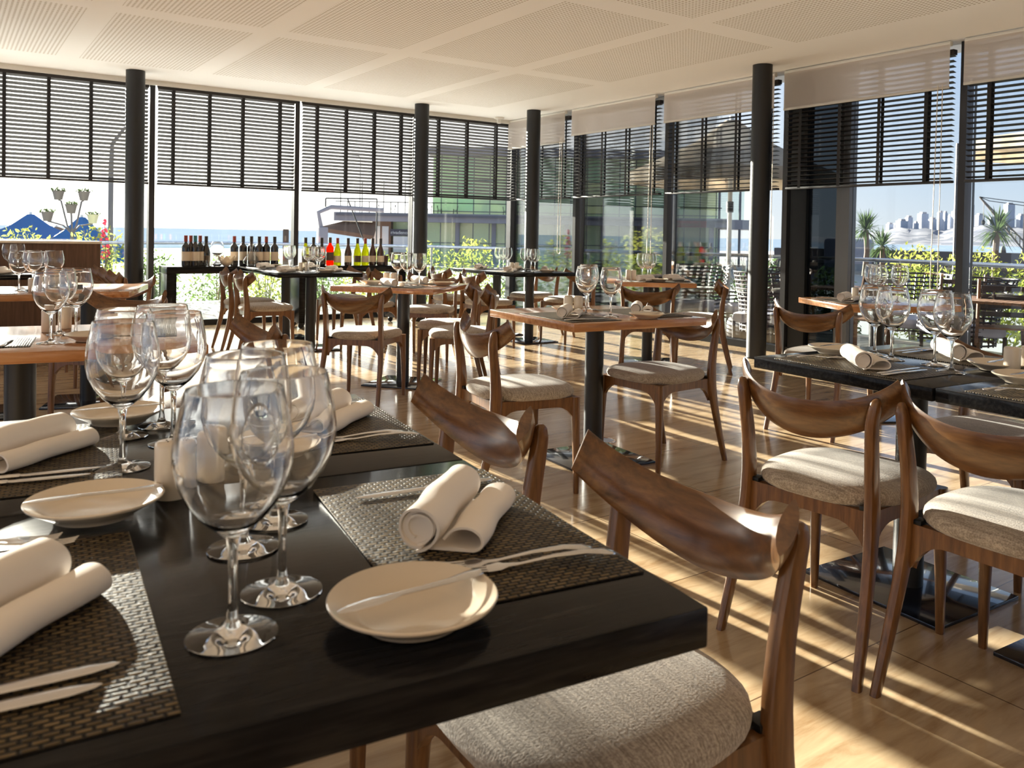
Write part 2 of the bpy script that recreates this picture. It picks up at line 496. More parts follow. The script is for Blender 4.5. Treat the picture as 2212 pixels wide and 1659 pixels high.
# blinds -----------------------------------------------------------
def blind(p0, p1, n, ztop, zbot, tilt, label, tapes, inward, group, lift=False):
    """p0 -> p1 along the wall; inward = unit vector into the room"""
    p0 = Vector((*p0, 0)); p1 = Vector((*p1, 0)); inv = Vector((*inward, 0))
    d = (p1 - p0); L = d.length; d.normalize()
    t = empty('venetian_blind', (p0.x, p0.y, 0), math.atan2(d.y, d.x))
    tag(t, label, 'blind', group)
    sgn = 1 if (Vector((-d.y, d.x, 0)).dot(inv) > 0) else -1      # local +y into the room?
    W = .05
    m = MB()
    for i in range(n):
        z = zbot + .04 + (ztop - .05 - zbot - .04) * i / (n - 1)
        a = tilt * sgn
        M4 = Matrix.Translation((L / 2, 0, z)) @ Matrix.Rotation(a, 4, 'X')
        m.box((-L / 2 + .01, -W / 2, -.0015), (L / 2 - .01, W / 2, .0015), M4)
    m.build('slats', 'blind_slat', t, 0)
    MB().rbox((.005, -.03, ztop - .045), (L - .005, .03, ztop), .004).build('head_rail', 'blind_slat', t)
    MB().rbox((.005, -.027, zbot), (L - .005, .027, zbot + .022), .004).build('bottom_rail', 'blind_slat', t)
    for fr in tapes:
        x = fr * L
        q = MB()
        for s_ in (-1, 1):
            q.box((x - .016, s_ * .028 - .001, zbot + .01), (x + .016, s_ * .028 + .001, ztop - .02))
        q.build('ladder_tape', 'tape', t, 0)
    return t
ZB = 1.643
yb = YW - .09
gb = 'dark slatted blinds on the sea side windows'
blind((-1.28, yb), (.30, yb), 25, 2.775, ZB, .50, 'dark slatted blind cut by the left picture edge, high window', (.12, .36, .62, .88), (0, -1), gb)
blind((.36, yb), (1.90, yb), 25, 2.775, ZB, .50, 'dark slatted blind behind the leftmost black pillar', (.10, .36, .62, .89), (0, -1), gb)
blind((1.98, yb), (3.58, yb), 25, 2.775, ZB, .50, 'dark slatted blind above the left half of the bottles', (.11, .36, .60, .88), (0, -1), gb)
blind((3.66, yb), (5.22, yb), 25, 2.775, ZB, .50, 'dark slatted blind above the red and yellow bottles', (.13, .38, .63, .88), (0, -1), gb)
blind((5.30, yb), (6.82, yb), 25, 2.775, ZB, .50, 'dark slatted blind in the narrow bay left of the far corner', (.2, .5, .82), (0, -1), gb)
xb = XW - .09
gr = 'dark slatted blinds on the terrace side windows'
blind((xb, 10.40), (xb, 8.97), 24, 2.75, ZB, .10, 'dark slatted blind right of the far corner, behind a pillar', (.12, .52, .9), (-1, 0), gr)
blind((xb, 8.87), (xb, 7.22), 24, 2.75, ZB, .10, 'dark slatted blind with thin double tapes, second bay right of corner', (.08, .36, .64, .92), (-1, 0), gr)
blind((xb, 7.12), (xb, 5.51), 24, 2.75, ZB, .10, 'dark slatted blind with the beige parasol seen through it', (.08, .36, .66, .92), (-1, 0), gr)
blind((xb, 5.41), (xb, 3.71), 24, 2.75, ZB, .20, 'wide dark slatted blind with blue sky behind, right of tall pillar', (.10, .36, .60, .86), (-1, 0), gr)
blind((xb, 3.61), (xb, 2.00), 24, 2.75, ZB, .20, 'dark slatted blind cut by the right picture edge', (.12, .36, .62, .88), (-1, 0), gr)
# roller shades on the right wall
def shade(y0, y1, zb, label):
    t = empty('roller_shade', (XW - .17, (y0 + y1) / 2, HC)); tag(t, label, 'shade', 'sheer roller shades on the terrace side windows')
    w_ = abs(y1 - y0) / 2
    MB().box((-.002, -w_, zb - HC), (0, w_, -.02)).build('cloth', 'sheer_fabric', t, 0)
    MB().rbox((-.008, -w_, zb - HC - .012), (.008, w_, zb - HC + .012), .004).build('hem_bar', 'canvas_white', t)
    MB().tube([(0.02, -w_, -.026), (0.02, w_, -.026)], .024, 12).build('roller', 'white_paint', t)
shade(10.38, 9.0, 2.40, 'sheer raised shade in the far corner bay')
shade(8.85, 7.25, 2.47, 'sheer raised shade in the bay right of the corner pillar')
shade(7.10, 5.52, 2.47, 'sheer raised shade left of the tall right pillar')
shade(5.40, 3.72, 2.43, 'sheer raised shade right of the tall right pillar')
shade(3.60, 2.0, 2.44, 'sheer raised shade at the right picture edge')
def chain(y, zb, label):
    x = XW - .20
    pts = [(x, y - .03, 2.45), (x, y - .032, zb + .05)]
    for a in range(0, 181, 20):
        pts.append((x, y - .032 * math.cos(math.radians(a)), zb + .03 - .03 * math.sin(math.radians(a))))
    pts += [(x, y + .032, zb + .05), (x, y + .01, 2.45)]
    o = MB().tube(pts, .0035, 6).build('pull_chain', 'chain', None)
    tag(o, label, 'cord')
chain(5.53, .86, 'looped pull cord hanging beside the tall right pillar')
chain(3.79, .68, 'looped pull cord hanging at the right window post')
chain(7.28, .80, 'looped pull cord hanging by the oak table at the right windows')
chain(9.05, .9, 'thin pull cord hanging left of the far right window post')
o = MB().lathe([(0, HC), (.075, HC), (.07, HC - .02), (.035, HC - .03), (.03, HC - .085), (0, HC - .09)], 24, None, (6.45, 10.2)).build('ceiling_sensor', 'white_paint', None)
tag(o, 'small white sensor on the ceiling at the far corner', 'sensor')
for (x, y), lab in (((3.02, 3.62), 'round metal floor outlet beside the middle oak table'), ((.62, 2.92), 'round metal floor outlet under the left oak table')):
    t = empty('floor_outlet', (x, y, 0)); tag(t, lab, 'outlet')
    MB().lathe([(.062, 0), (.07, .0), (.068, .004), (.060, .004), (.058, .001)], 32).build('rim', 'chrome', t)
    MB().lathe([(0, .002), (.057, .002), (.057, 0), (0, 0)], 32).build('cover', 'steel_tube', t)
# timber partition at the left
t = empty('timber_partition', (0, 9.75, 0)); tag(t, 'low brown timber partition at the left, behind the wine glasses', 'partition')
MB().box((-6.5, -.12, 0), (1.31, .12, .975)).build('body', 'partition_wood', t, 0)
MB().rbox((-6.5, -.14, .975), (1.32, .14, 1.0), .004).build('ledge', 'chain', t)

# console with the bottles -------------------------------------------
def console(x0, x1, y, z, label, inner):
    t = empty('console_table', ((x0 + x1) / 2, y, 0)); tag(t, label, 'console')
    h = (x1 - x0) / 2
    MB().rbox((-h, -.2, z - .075), (h, .2, z), .004).build('worktop', 'dark_top', t)
    MB().rbox((-h, -.2, .07), (-h + .10, .2, z - .077), .004).build('leg', 'dark_top', t)
    MB().rbox((h - .10, -.2, .07), (h, .2, z - .077), .004).build('leg', 'dark_top', t)
    for sx in (-1, 1):
        for sy in (-1, 1):
            M4 = Matrix.Translation((sx * (h - .05), sy * .13, .034)) @ Matrix.Rotation(PI / 2, 4, 'X')
            q = MB().lathe([(0, -.012), (.03, -.012), (.034, -.006), (.034, .006), (.03, .012), (0, .012)], 16, M4)
            q.box((sx * (h - .05) - .015, sy * .13 - .018, .05), (sx * (h - .05) + .015, sy * .13 + .018, .07))
            q.build('castor', 'black_metal', t)
    if inner:
        MB().box((-h + .01, -.19, .1), (-h + .002, .19, z - .08)).build('side_panel', 'stone_panel', t, 0)
    return t
ZC = .735
console(1.93, 3.46, 9.78, ZC, 'dark console on castors carrying the left group of bottles', False)
console(3.47, 4.72, 9.78, ZC, 'dark console on castors carrying the red and yellow bottles', True)
def bottle(name, glass, cap, lab, burg=False):
    t = empty(name)
    r = .039
    if burg:
        prof = [(0, .002), (.033, 0), (.040, .004), (.041, .012), (.041, .125), (.037, .155), (.026, .19), (.018, .215), (.0155, .235), (.0145, .285), (.016, .287), (.016, .298), (0, .298)]
    else:
        prof = [(0, .002), (.032, 0), (r - .001, .004), (r, .012), (r, .185), (r - .003, .200), (.022, .218), (.0155, .230), (.0145, .250), (.0142, .293), (.016, .294), (.016, .303), (0, .303)]
    MB().lathe(prof, 24).build('glass_body', glass, t)
    top = prof[-1][1]
    MB().lathe([(.0155, top - .06), (.0172, top - .06), (.0172, top + .001), (0, top + .001)], 20).build('capsule', cap, t)
    z0, z1 = (.035, .105) if burg else (.055, .145)
    rr = (.0415 if burg else r + .0005)
    q = []
    for i in range(19):
        a = PI * 1.5 + (i - 9) * .19
        q.append((rr * math.cos(a), rr * math.sin(a)))
    vs = [(x, y, z0) for x, y in q] + [(x, y, z1) for x, y in q]
    MB().add(vs, [(i, i + 1, i + 20, i + 19) for i in range(18)]).build('paper_label', lab, t)
    for c_ in t.children:
        for v_ in c_.data.vertices: v_.co *= 1.11
    return t
BT = {k_: Kind(tag(bottle('wine_bottle', g, c_, l_, b_), 'x', 'bottle')) for k_, (g, c_, l_, b_) in {
    'red': ('bottle_dark', 'capsule_red', 'label_cream', False), 'teal': ('bottle_dark', 'capsule_teal', 'label_cream', False),
    'dark': ('bottle_dark', 'capsule_dark', 'label_cream', False), 'slim': ('bottle_dark', 'capsule_dark', 'label_dark', True),
    'rose': ('bottle_rose', 'label_dark', 'label_dark', False), 'yel': ('bottle_yellow', 'capsule_red', 'label_cream', True),
    'yel2': ('bottle_yellow', 'capsule_dark', 'label_dark', True), 'burg': ('bottle_brown', 'capsule_dark', 'label_cream', True)}.items()}
CONS = [(2.148, 9.72, 'red', 'red capped bottle at the left end of the console'), (2.207, 9.75, 'red', 'bottle with orange red cap, second from the left'), (2.246, 9.72, 'teal', 'bottle with the teal cap'),
        (2.308, 9.77, 'red', 'tallest red capped bottle of the left cluster'), (2.374, 9.78, 'slim', 'slim dark bottle without visible label beside the round decanter'),
        (2.667, 9.74, 'red', 'red capped bottle behind the shell shaped bowl'), (2.787, 9.82, 'dark', 'bottle with grey cap between bowl and decanter'), (2.877, 9.81, 'dark', 'dark bottle behind the leaning decanter'),
        (2.939, 9.72, 'dark', 'dark bottle just right of the decanter'), (3.024, 9.74, 'red', 'bottle with small red cap right of the decanter'), (3.114, 9.72, 'dark', 'dark bottle with amber glint, last before the window post'),
        (3.490, 9.75, 'yel2', 'olive bottle behind the left wine glasses'), (3.593, 9.77, 'dark', 'dark bottle behind the wine glasses, brown cap'), (3.684, 9.74, 'slim', 'dark sloping bottle left of the rosé'),
        (3.772, 9.70, 'rose', 'bright orange red rosé bottle'), (3.865, 9.70, 'yel', 'yellow wine bottle right of the rosé'), (4.008, 9.72, 'burg', 'brown bottle with cream label between yellow bottles'),
        (4.145, 9.76, 'yel2', 'yellow bottle with slim dark label, third from right cluster'), (4.235, 9.73, 'yel', 'yellow bottle beside the two dark right bottles'), (4.346, 9.76, 'burg', 'dark red bottle second from the right end'),
        (4.425, 9.70, 'burg', 'dark bottle with square cream label at the right end')]
for x, y, kd, lab in CONS:
    BT[kd].put((x, y, ZC), rng.uniform(-.3, .3), lab, 'wine bottles on the console')
# decanters and bowl
o = MB().lathe([(0, .002), (.05, 0), (.085, .03), (.09, .06), (.07, .10), (.03, .14), (.018, .17), (.018, .22), (.026, .25), (.0245, .25), (.0165, .22), (.0165, .17), (.028, .14), (.067, .10), (.087, .06), (.082, .03), (.05, .004), (0, .006)], 32).build('decanter', 'crystal', None)
o.location = (2.839, 9.68, ZC); tag(o, 'wide bottomed glass decanter on the console', 'decanter')
o = MB().lathe([(0, .002), (.03, 0), (.06, .03), (.02, .05), (.014, .09), (.014, .11), (.06, .15), (.075, .20), (.06, .26), (.05, .275), (.048, .275), (.058, .26), (.073, .20), (.058, .152), (0, .118)], 32).build('balloon_decanter', 'crystal', None)
o.location = (2.461, 9.66, ZC); tag(o, 'round balloon shaped glass on the console, right of the left bottles', 'decanter')
q = MB(); rings = []
for f_, z in ((.25, .0), (.5, .02), (.8, .06), (1.0, .10), (.97, .10), (.77, .064), (.46, .026), (.02, .012)):
    rings.append([((.095 * f_) * (1 + .12 * f_ * math.cos(7 * a)) * math.cos(a), (.095 * f_) * (1 + .12 * f_ * math.cos(7 * a)) * math.sin(a), z + .02 * f_ * f_ * math.cos(7 * a) * (1 if z > .03 else 0)) for a in [2 * PI * i / 56 for i in range(56)]])
o = q.loft(rings).build('shell_bowl', 'ceramic', None); o.location = (2.560, 9.66, ZC); tag(o, 'scalloped shell shaped bowl on the console', 'bowl')
o = MB().lathe([(0, 0), (.03, 0), (.034, .07), (.032, .07), (.028, .01), (0, .01)], 24).build('tea_light_glass', 'crystal', None); o.location = (2.364, 9.62, ZC); tag(o, 'small glass tumbler on the console beside the slim bottle', 'tumbler')
o = MB().lathe([(0, 0), (.03, 0), (.034, .12), (.032, .12), (.028, .01), (0, .01)], 24).build('brown_jar', 'bottle_brown', None); o.location = (4.493, 9.7, ZC); tag(o, 'short brown jar at the right end of the bottle row', 'jar')
# ------------------------------------------------------------------ chairs
def lerp(a, b, t): return a + (b - a) * t
def limb(path, dims, n=3.2, k=14):
    """square-rounded limb; dims = (across x, across y) at each station"""
    # resample with Catmull-Rom
    P = [Vector(p) for p in path]; D = dims
    pts, dd = [], []
    N = len(P)
    for i in range(N - 1):
        p0, p1, p2, p3 = P[max(i - 1, 0)], P[i], P[i + 1], P[min(i + 2, N - 1)]
        st = 5
        for j in range(st + (1 if i == N - 2 else 0)):
            t = j / st
            v = .5 * ((2 * p1) + (p2 - p0) * t + (2 * p0 - 5 * p1 + 4 * p2 - p3) * t * t + (3 * p1 - p0 - 3 * p2 + p3) * t ** 3)
            pts.append(v); dd.append((lerp(D[i][0], D[i + 1][0], t), lerp(D[i][1], D[i + 1][1], t)))
    return [[(x + p.x, y + p.y, p.z) for x, y in se(a / 2, b / 2, n, k)] for p, (a, b) in zip(pts, dd)]
def make_chair():
    t = empty('dining_chair'); tag(t, 'x', 'chair')
    # local: faces +y, x to its right
    rings = []
    for z, s_ in ((.428, .86), (.431, .95), (.440, .99), (.452, 1.0), (.464, .985), (.474, .94), (.482, .83), (.487, .62), (.490, .32), (.4905, .03)):
        out = []
        for x, y in se(.232 * s_, .225 * s_, 3.0, 40):
            f = .5 + y / (.45)
            out.append((x * lerp(.90, 1.02, f), y + .005, z))
        rings.append(out)
    MB().loft(rings).build('seat', 'seat_fabric', t, 60)
    # frame rails with arched corners
    q = MB()
    def rail(a, b, th):
        a = Vector((*a, 0)); b = Vector((*b, 0)); d = b - a; L = d.length; d.normalize(); nn = Vector((-d.y, d.x, 0)) * th / 2
        rings = []
        K = 18
        for i in range(K + 1):
            u = i / K
            e_ = abs(2 * u - 1)
            zb = .392 - .075 * max(0, (e_ - .45) / .55) ** 2.6
            p = a + d * (L * u)
            rings.append([tuple(p + nn + Vector((0, 0, zb))), tuple(p - nn + Vector((0, 0, zb))), tuple(p - nn + Vector((0, 0, .432))), tuple(p + nn + Vector((0, 0, .432)))])
        q.loft(rings)
    rail((-.195, .19), (.195, .19), .022)
    rail((-.185, -.19), (.185, -.19), .022)
    rail((-.185, -.19), (-.198, .19), .022)
    rail((.185, -.19), (.198, .19), .022)
    q.build('seat_frame', 'chair_leg_wood', t, 30)
    for sx in (-1, 1):
        MB().rbox((sx * .175 - .016, -.20, .43), (sx * .175 + .016, -.165, .444), .003).build('spacer', 'black_metal', t)
        MB().loft(limb([(sx * .207, .197, 0), (sx * .205, .194, .2), (sx * .200, .190, .36), (sx * .199, .189, .432)],
                       [(.022, .022), (.030, .030), (.038, .038), (.040, .040)])).build('leg', 'chair_leg_wood', t)
        path = [(sx * .215, -.290, 0), (sx * .208, -.250, .15), (sx * .200, -.212, .31), (sx * .195, -.196, .43), (sx * .194, -.202, .55), (sx * .199, -.216, .66), (sx * .206, -.218, .708), (sx * .209, -.217, .730), (sx * .210, -.216, .739)]
        dm = [(.024, .026), (.028, .034), (.030, .044), (.031, .054), (.031, .044), (.031, .038), (.030, .034), (.022, .026), (.008, .010)]
        MB().loft(limb(path, dm)).build('leg', 'chair_leg_wood', t)
    # back rest: lens section swept in a bow, ends cut at a slant
    rings = []
    K = 44
    def plan(u): return .244 * math.sin(u * 1.12) / math.sin(1.12), -.238 + .088 * abs(u) ** 1.9
    for i in range(K + 1):
        u = -1 + 2 * i / K
        au = abs(u)
        x, y = plan(u)
        zc = .657 + .096 * au ** 2.0
        hh = .056 - .020 * au ** 1.6
        wd = .0115 + .002 * au ** 2
        x2, y2 = plan(u + .001)
        tx, ty = x2 - x, y2 - y; l_ = math.hypot(tx, ty); tx, ty = tx / l_, ty / l_
        nx, ny = -ty, tx
        tilt = .34 - .1 * au
        ring = []
        for j in range(18):
            a = 2 * PI * j / 18
            v = math.sin(a); n_ = math.cos(a)
            v_ = v * hh
            nn_ = math.copysign((1 - v * v) ** .75, n_) * wd - tilt * v_
            sl = -math.copysign(1, u) * v_ * .42 * au ** 3
            ring.append((x + nx * nn_ + tx * sl, y + ny * nn_ + ty * sl, zc + v_))
        rings.append(ring)
    MB().loft(rings).build('backrest', 'chair_wood', t, 50)
    return t
CH = Kind(make_chair())
def chair(x, y, face_deg, label, group):
    return CH.put((x, y, 0), math.radians(face_deg - 90), label, group)
G = 'chairs at the %s'
for a in (
    (.805, .985, 178, 'big brown chair nearest the camera, tucked under the black table corner', G % 'nearest black tables'),
    (.840, 1.690, 180, 'brown chair behind the nearest one, second along the near black table', G % 'nearest black tables'),
    (2.170, 1.490, 5, 'chair seen from behind at the near end of the right black table', G % 'right black tables'),
    (2.200, .985, -2, 'chair cut by the right picture edge, in front of right black table', G % 'right black tables'),
    (3.080, 1.52, 180, 'chair across the right black table, backrest showing over the rolled napkin', G % 'right black tables'),
    (3.10, .93, 178, 'chair across the right black table, mostly cut by the picture edge', G % 'right black tables'),
    (2.130, 3.170, -8, 'chair with its back to us left of the middle oak table', G % 'middle oak table'),
    (2.99, 3.165, 183, 'chair right of the middle oak table, sunlit seat', G % 'middle oak table'),
    (2.360, 5.400, 43, 'chair seen squarely from behind at the oak table under the pillar', G % 'oak table left of centre'),
    (3.140, 5.640, 146, 'farther of two edge-on chairs right of the oak table left of centre', G % 'oak table left of centre'),
    (2.980, 5.150, 146, 'nearer of two edge-on chairs right of the oak table left of centre', G % 'oak table left of centre'),
    (3.62, 6.85, 229, 'chair beyond the oak table left of centre, only its top rail showing', G % 'oak table left of centre'),
    (2.40, 8.25, -4, 'back one of two chairs at the left end of the long dark table', G % 'long dark table'),
    (2.36, 7.62, -4, 'front one of two chairs at the left end of the long dark table', G % 'long dark table'),
    (3.34, 7.55, 182, 'nearer chair at the right side of the long dark table', G % 'long dark table'),
    (3.40, 8.35, 182, 'farther chair at the right side of the long dark table', G % 'long dark table'),
    (4.50, 7.95, -6, 'farther of two chairs with backs to us at the far corner table', G % 'far corner table'),
    (4.52, 7.30, -6, 'nearer of two chairs with backs to us at the far corner table', G % 'far corner table'),
    (5.52, 7.95, 183, 'farther chair on the window side of the far corner table', G % 'far corner table'),
    (5.50, 7.25, 183, 'nearer chair on the window side of the far corner table', G % 'far corner table'),
    (4.68, 5.08, 47, 'chair seen from behind at the oak table by the right windows', G % 'oak table by right windows'),
    (5.36, 5.17, 132, 'edge-on chair between the oak table and the tall right pillar', G % 'oak table by right windows'),
    (4.36, 3.15, 8, 'orange brown chair seen from behind at the right window oak table', G % 'right window oak table'),
    (.88, 3.50, 181, 'chair at the right end of the left oak table, behind the wine glasses', G % 'left oak tables'),
    (.77, 5.33, 228, 'nearer of two chairs left of the big left pillar', G % 'left oak tables'),
    (1.03, 6.88, 250, 'farther of two chairs left of the big left pillar', G % 'left oak tables'),
    (.99, 7.75, 180, 'nearest of three dark chairs in a row by the partition', G % 'dark left table'),
    (1.00, 8.30, 180, 'middle of three dark chairs in a row by the partition', G % 'dark left table'),
    (1.02, 8.86, 180, 'farthest of three dark chairs in a row by the partition', G % 'dark left table'),
): chair(*a)

# ------------------------------------------------------------------ tables
def table(x, y, deg, lx, ly, topm, label, group=None, legs=((0, 0),), plate=(.46, .46), th=.038):
    t = empty('dining_table', (x, y, 0), math.radians(deg)); tag(t, label, 'table', group)
    MB().rbox((-lx / 2, -ly / 2, .75 - th), (lx / 2, ly / 2, .75), .003).build('tabletop', topm, t)
    for px, py in legs:
        M4 = Matrix.Translation((px, py, 0))
        MB().lathe([(0, .012), (.048, .012), (.048, .745 - th), (0, .745 - th)], 32, M4).build('column_leg', 'column_metal', t)
        MB().rbox((px - plate[0] / 2, py - plate[1] / 2, 0), (px + plate[0] / 2, py + plate[1] / 2, .012), .002).build('base_plate', 'base_steel', t)
    return t
T1A = (.296, 1.002, -6.5)
def loc(T, u, v):
    a = math.radians(T[2]); return (T[0] + u * math.cos(a) - v * math.sin(a), T[1] + u * math.sin(a) + v * math.cos(a))
b_ = loc(T1A, 0, .666)
T1B = (b_[0], b_[1], -6.5)
TB = {}
def tb(key, x, y, deg, lx, ly, m, label, group=None, **k):
    TB[key] = (x, y, deg); table(x, y, deg, lx, ly, m, label, group, **k)
gbk = 'black dining tables'; gok = 'oak dining tables'
tb('near', *T1A, .84, .66, 'dark_top', 'nearest black table, cut by the bottom left of the picture', gbk, legs=((-.1, .1),), th=.045)
tb('near2', *T1B, .84, .664, 'dark_top', 'black table joined behind the nearest black table', gbk, legs=((-.1, .0),), th=.045)
tb('right', 2.62, 1.545, -3.5, .80, .66, 'dark_top', 'black table at the right with four wine glasses', gbk, plate=(.44, .5))
tb('right2', 2.585, .882, -3.5, .80, .66, 'dark_top', 'black table cut by the right picture edge, joined to another', gbk, plate=(.44, .5))
tb('mid', 2.73, 3.36, -3.6, .80, .80, 'oak_top', 'square oak table in the middle of the room with two wine glasses', gok)
tb('cen', 2.85, 5.82, 40, .80, .80, 'oak_top', 'oak table left of centre with three wine glasses', gok)
tb('long', 2.93, 8.40, -3.7, .80, 1.6, 'dark_top', 'long dark table in front of the bottle console', gbk, legs=((0, -.45), (0, .45)))
tb('corner', 5.15, 7.80, -2, .80, 1.35, 'dark_top', 'dark table nearest the far room corner', gbk, legs=((0, -.35), (0, .35)))
tb('rw', 5.25, 5.70, -40, .80, .80, 'oak_top', 'oak table by the right windows, behind the middle table', gok)
tb('rw2', 4.98, 3.20, -28, .75, .75, 'oak_top', 'oak table at the right windows behind the four wine glasses', gok)
tb('left', .12, 3.53, -9.5, 1.40, .80, 'oak_top', 'oak table at the left edge, behind the near black table', gok, legs=((.12, -.12), (-.35, -.12)))
tb('left2', .10, 6.12, -7, 1.30, .80, 'oak_top', 'oak table at the left edge, second row back', gok, legs=((.1, 0),))
tb('tip', .78, 6.22, 72, .80, .60, 'oak_top', 'small oak table end between the two left chairs', gok)
tb('dark', .08, 8.35, -3, 1.4, .80, 'dark_top', 'dark table far left in front of the timber partition', gbk)

# ------------------------------------------------------------------ tableware
def make_glass():
    t = empty('wine_glass'); tag(t, 'x', 'wine glass')
    MB().lathe([(0, .0015), (.040, 0), (.0432, .0012), (.0432, .0026), (.036, .0042), (.018, .0068), (.009, .0105), (.0062, .016), (0, .016)], 40).build('foot', 'crystal', t, 50)
    MB().lathe([(0, .016), (.0062, .016), (.0046, .030), (.0042, .060), (.0048, .085), (.0072, .099), (0, .099)], 20).build('stem', 'crystal', t, 60)
    outer = [(0, .099), (.0072, .099), (.016, .106), (.030, .118), (.043, .135), (.052, .154), (.0560, .172), (.0562, .186), (.0540, .206), (.0500, .226), (.0462, .2435), (.0456, .245)]
    inner = [(.0450, .2447), (.0488, .226), (.0528, .206), (.0549, .186), (.0547, .172), (.0507, .1545), (.0417, .1362), (.0287, .1198), (.0147, .1088), (0, .1060)]
    MB().lathe(outer + inner, 48).build('bowl', 'crystal', t, 60)
    return t
WG = Kind(make_glass())
def wg(x, y, label, group): WG.put((x, y, .75), rng.uniform(0, 6), label, group)
def make_plate():
    t = empty('bread_plate'); tag(t, 'x', 'plate')
    MB().lathe([(0, .003), (.045, .0025), (.047, 0), (.052, 0), (.054, .003), (.066, .010), (.084, .0205), (.0868, .0225), (.0872, .0245), (.0860, .0258), (.0835, .0250), (.068, .0160), (.058, .0095), (.052, .0075), (0, .0070)], 64).build('dish', 'ceramic', t, 50)
    return t
PL = Kind(make_plate())
def make_shaker():
    t = empty('shaker'); tag(t, 'x', 'shaker')
    MB().lathe([(0, 0), (.0225, 0), (.0238, .0015), (.0240, .04), (.0240, .076), (.0230, .081), (.0200, .0835), (0, .0845)], 32).build('body', 'shaker_ceramic', t, 50)
    q = MB()
    for i in range(5):
        a = 2 * PI * i / 5
        q.lathe([(0, .0848), (.0013, .0848), (.0013, .0835), (0, .0835)], 8, None, (.008 * math.cos(a), .008 * math.sin(a)))
    q.build('pour_holes', 'holes', t, 0)
    return t
SK = Kind(make_shaker())
def strip(prof, k=10):
    """prof: (y, halfwidth, z, thickness)"""
    return MB().loft([[(w_ * math.cos(2 * PI * j / k), y, z + th * math.sin(2 * PI * j / k)) for j in range(k)] for y, w_, z, th in prof])
def make_fork():
    q = strip([(-.098, .002, .009, .0008), (-.096, .0085, .010, .0014), (-.085, .0105, .012, .0016), (-.06, .0068, .0135, .002), (-.02, .0038, .0105, .002), (.02, .0028, .0045, .0018), (.036, .006, .0045, .0012), (.046, .0130, .004, .0009), (.058, .0132, .003, .0009), (.062, .0130, .003, .0008)])
    for i in range(4):
        x = -.0095 + i * .00633
        q.loft([[(x * s_ + w_ * math.cos(2 * PI * j / 6), y, z + .0008 * math.sin(2 * PI * j / 6)) for j in range(6)] for y, w_, z, s_ in ((.058, .0018, .003, 1), (.08, .0015, .003, .98), (.094, .0012, .005, .95), (.098, .0004, .0062, .95))])
    o = q.build('fork', 'chrome', None, 60); return tag(o, 'x', 'fork')
def make_knife():
    t = empty('table_knife'); tag(t, 'x', 'knife')
    strip([(-.11, .003, .004, .001), (-.107, .0085, .004, .0025), (-.08, .0085, .0042, .003), (-.04, .0062, .0042, .0032), (-.008, .0055, .004, .0032), (-.005, .0075, .004, .003), (0, .0075, .004, .003), (.003, .005, .004, .002)]).build('handle', 'chrome', t, 60)
    strip([(.002, .005, .004, .0016), (.01, .0085, .004, .0012), (.06, .0098, .0036, .0010), (.09, .0090, .0034, .0009), (.108, .0050, .0034, .0007), (.114, .0008, .0034, .0004)]).build('blade', 'chrome', t, 60)
    return t
def make_butter():
    q = strip([(-.085, .002, .0052, .001), (-.083, .0085, .005, .0013), (-.07, .0095, .0046, .0015), (-.045, .0060, .004, .0018), (-.01, .0038, .005, .002), (.015, .0036, .006, .0019), (.025, .0075, .0062, .0012), (.045, .0098, .0062, .0010), (.07, .0080, .006, .0009), (.083, .003, .0058, .0006), (.085, .0006, .0058, .0004)])
    o = q.build('butter_knife', 'chrome', None, 60); return tag(o, 'x', 'knife')
FK, KN, BK = Kind(make_fork()), Kind(make_knife()), Kind(make_butter())
def make_mat():
    o = MB().rbox((-.24, -.142, 0), (.24, .142, .0022), .0008).build('placemat', 'woven_mat', None, 30); return tag(o, 'x', 'placemat')
MT = Kind(make_mat())
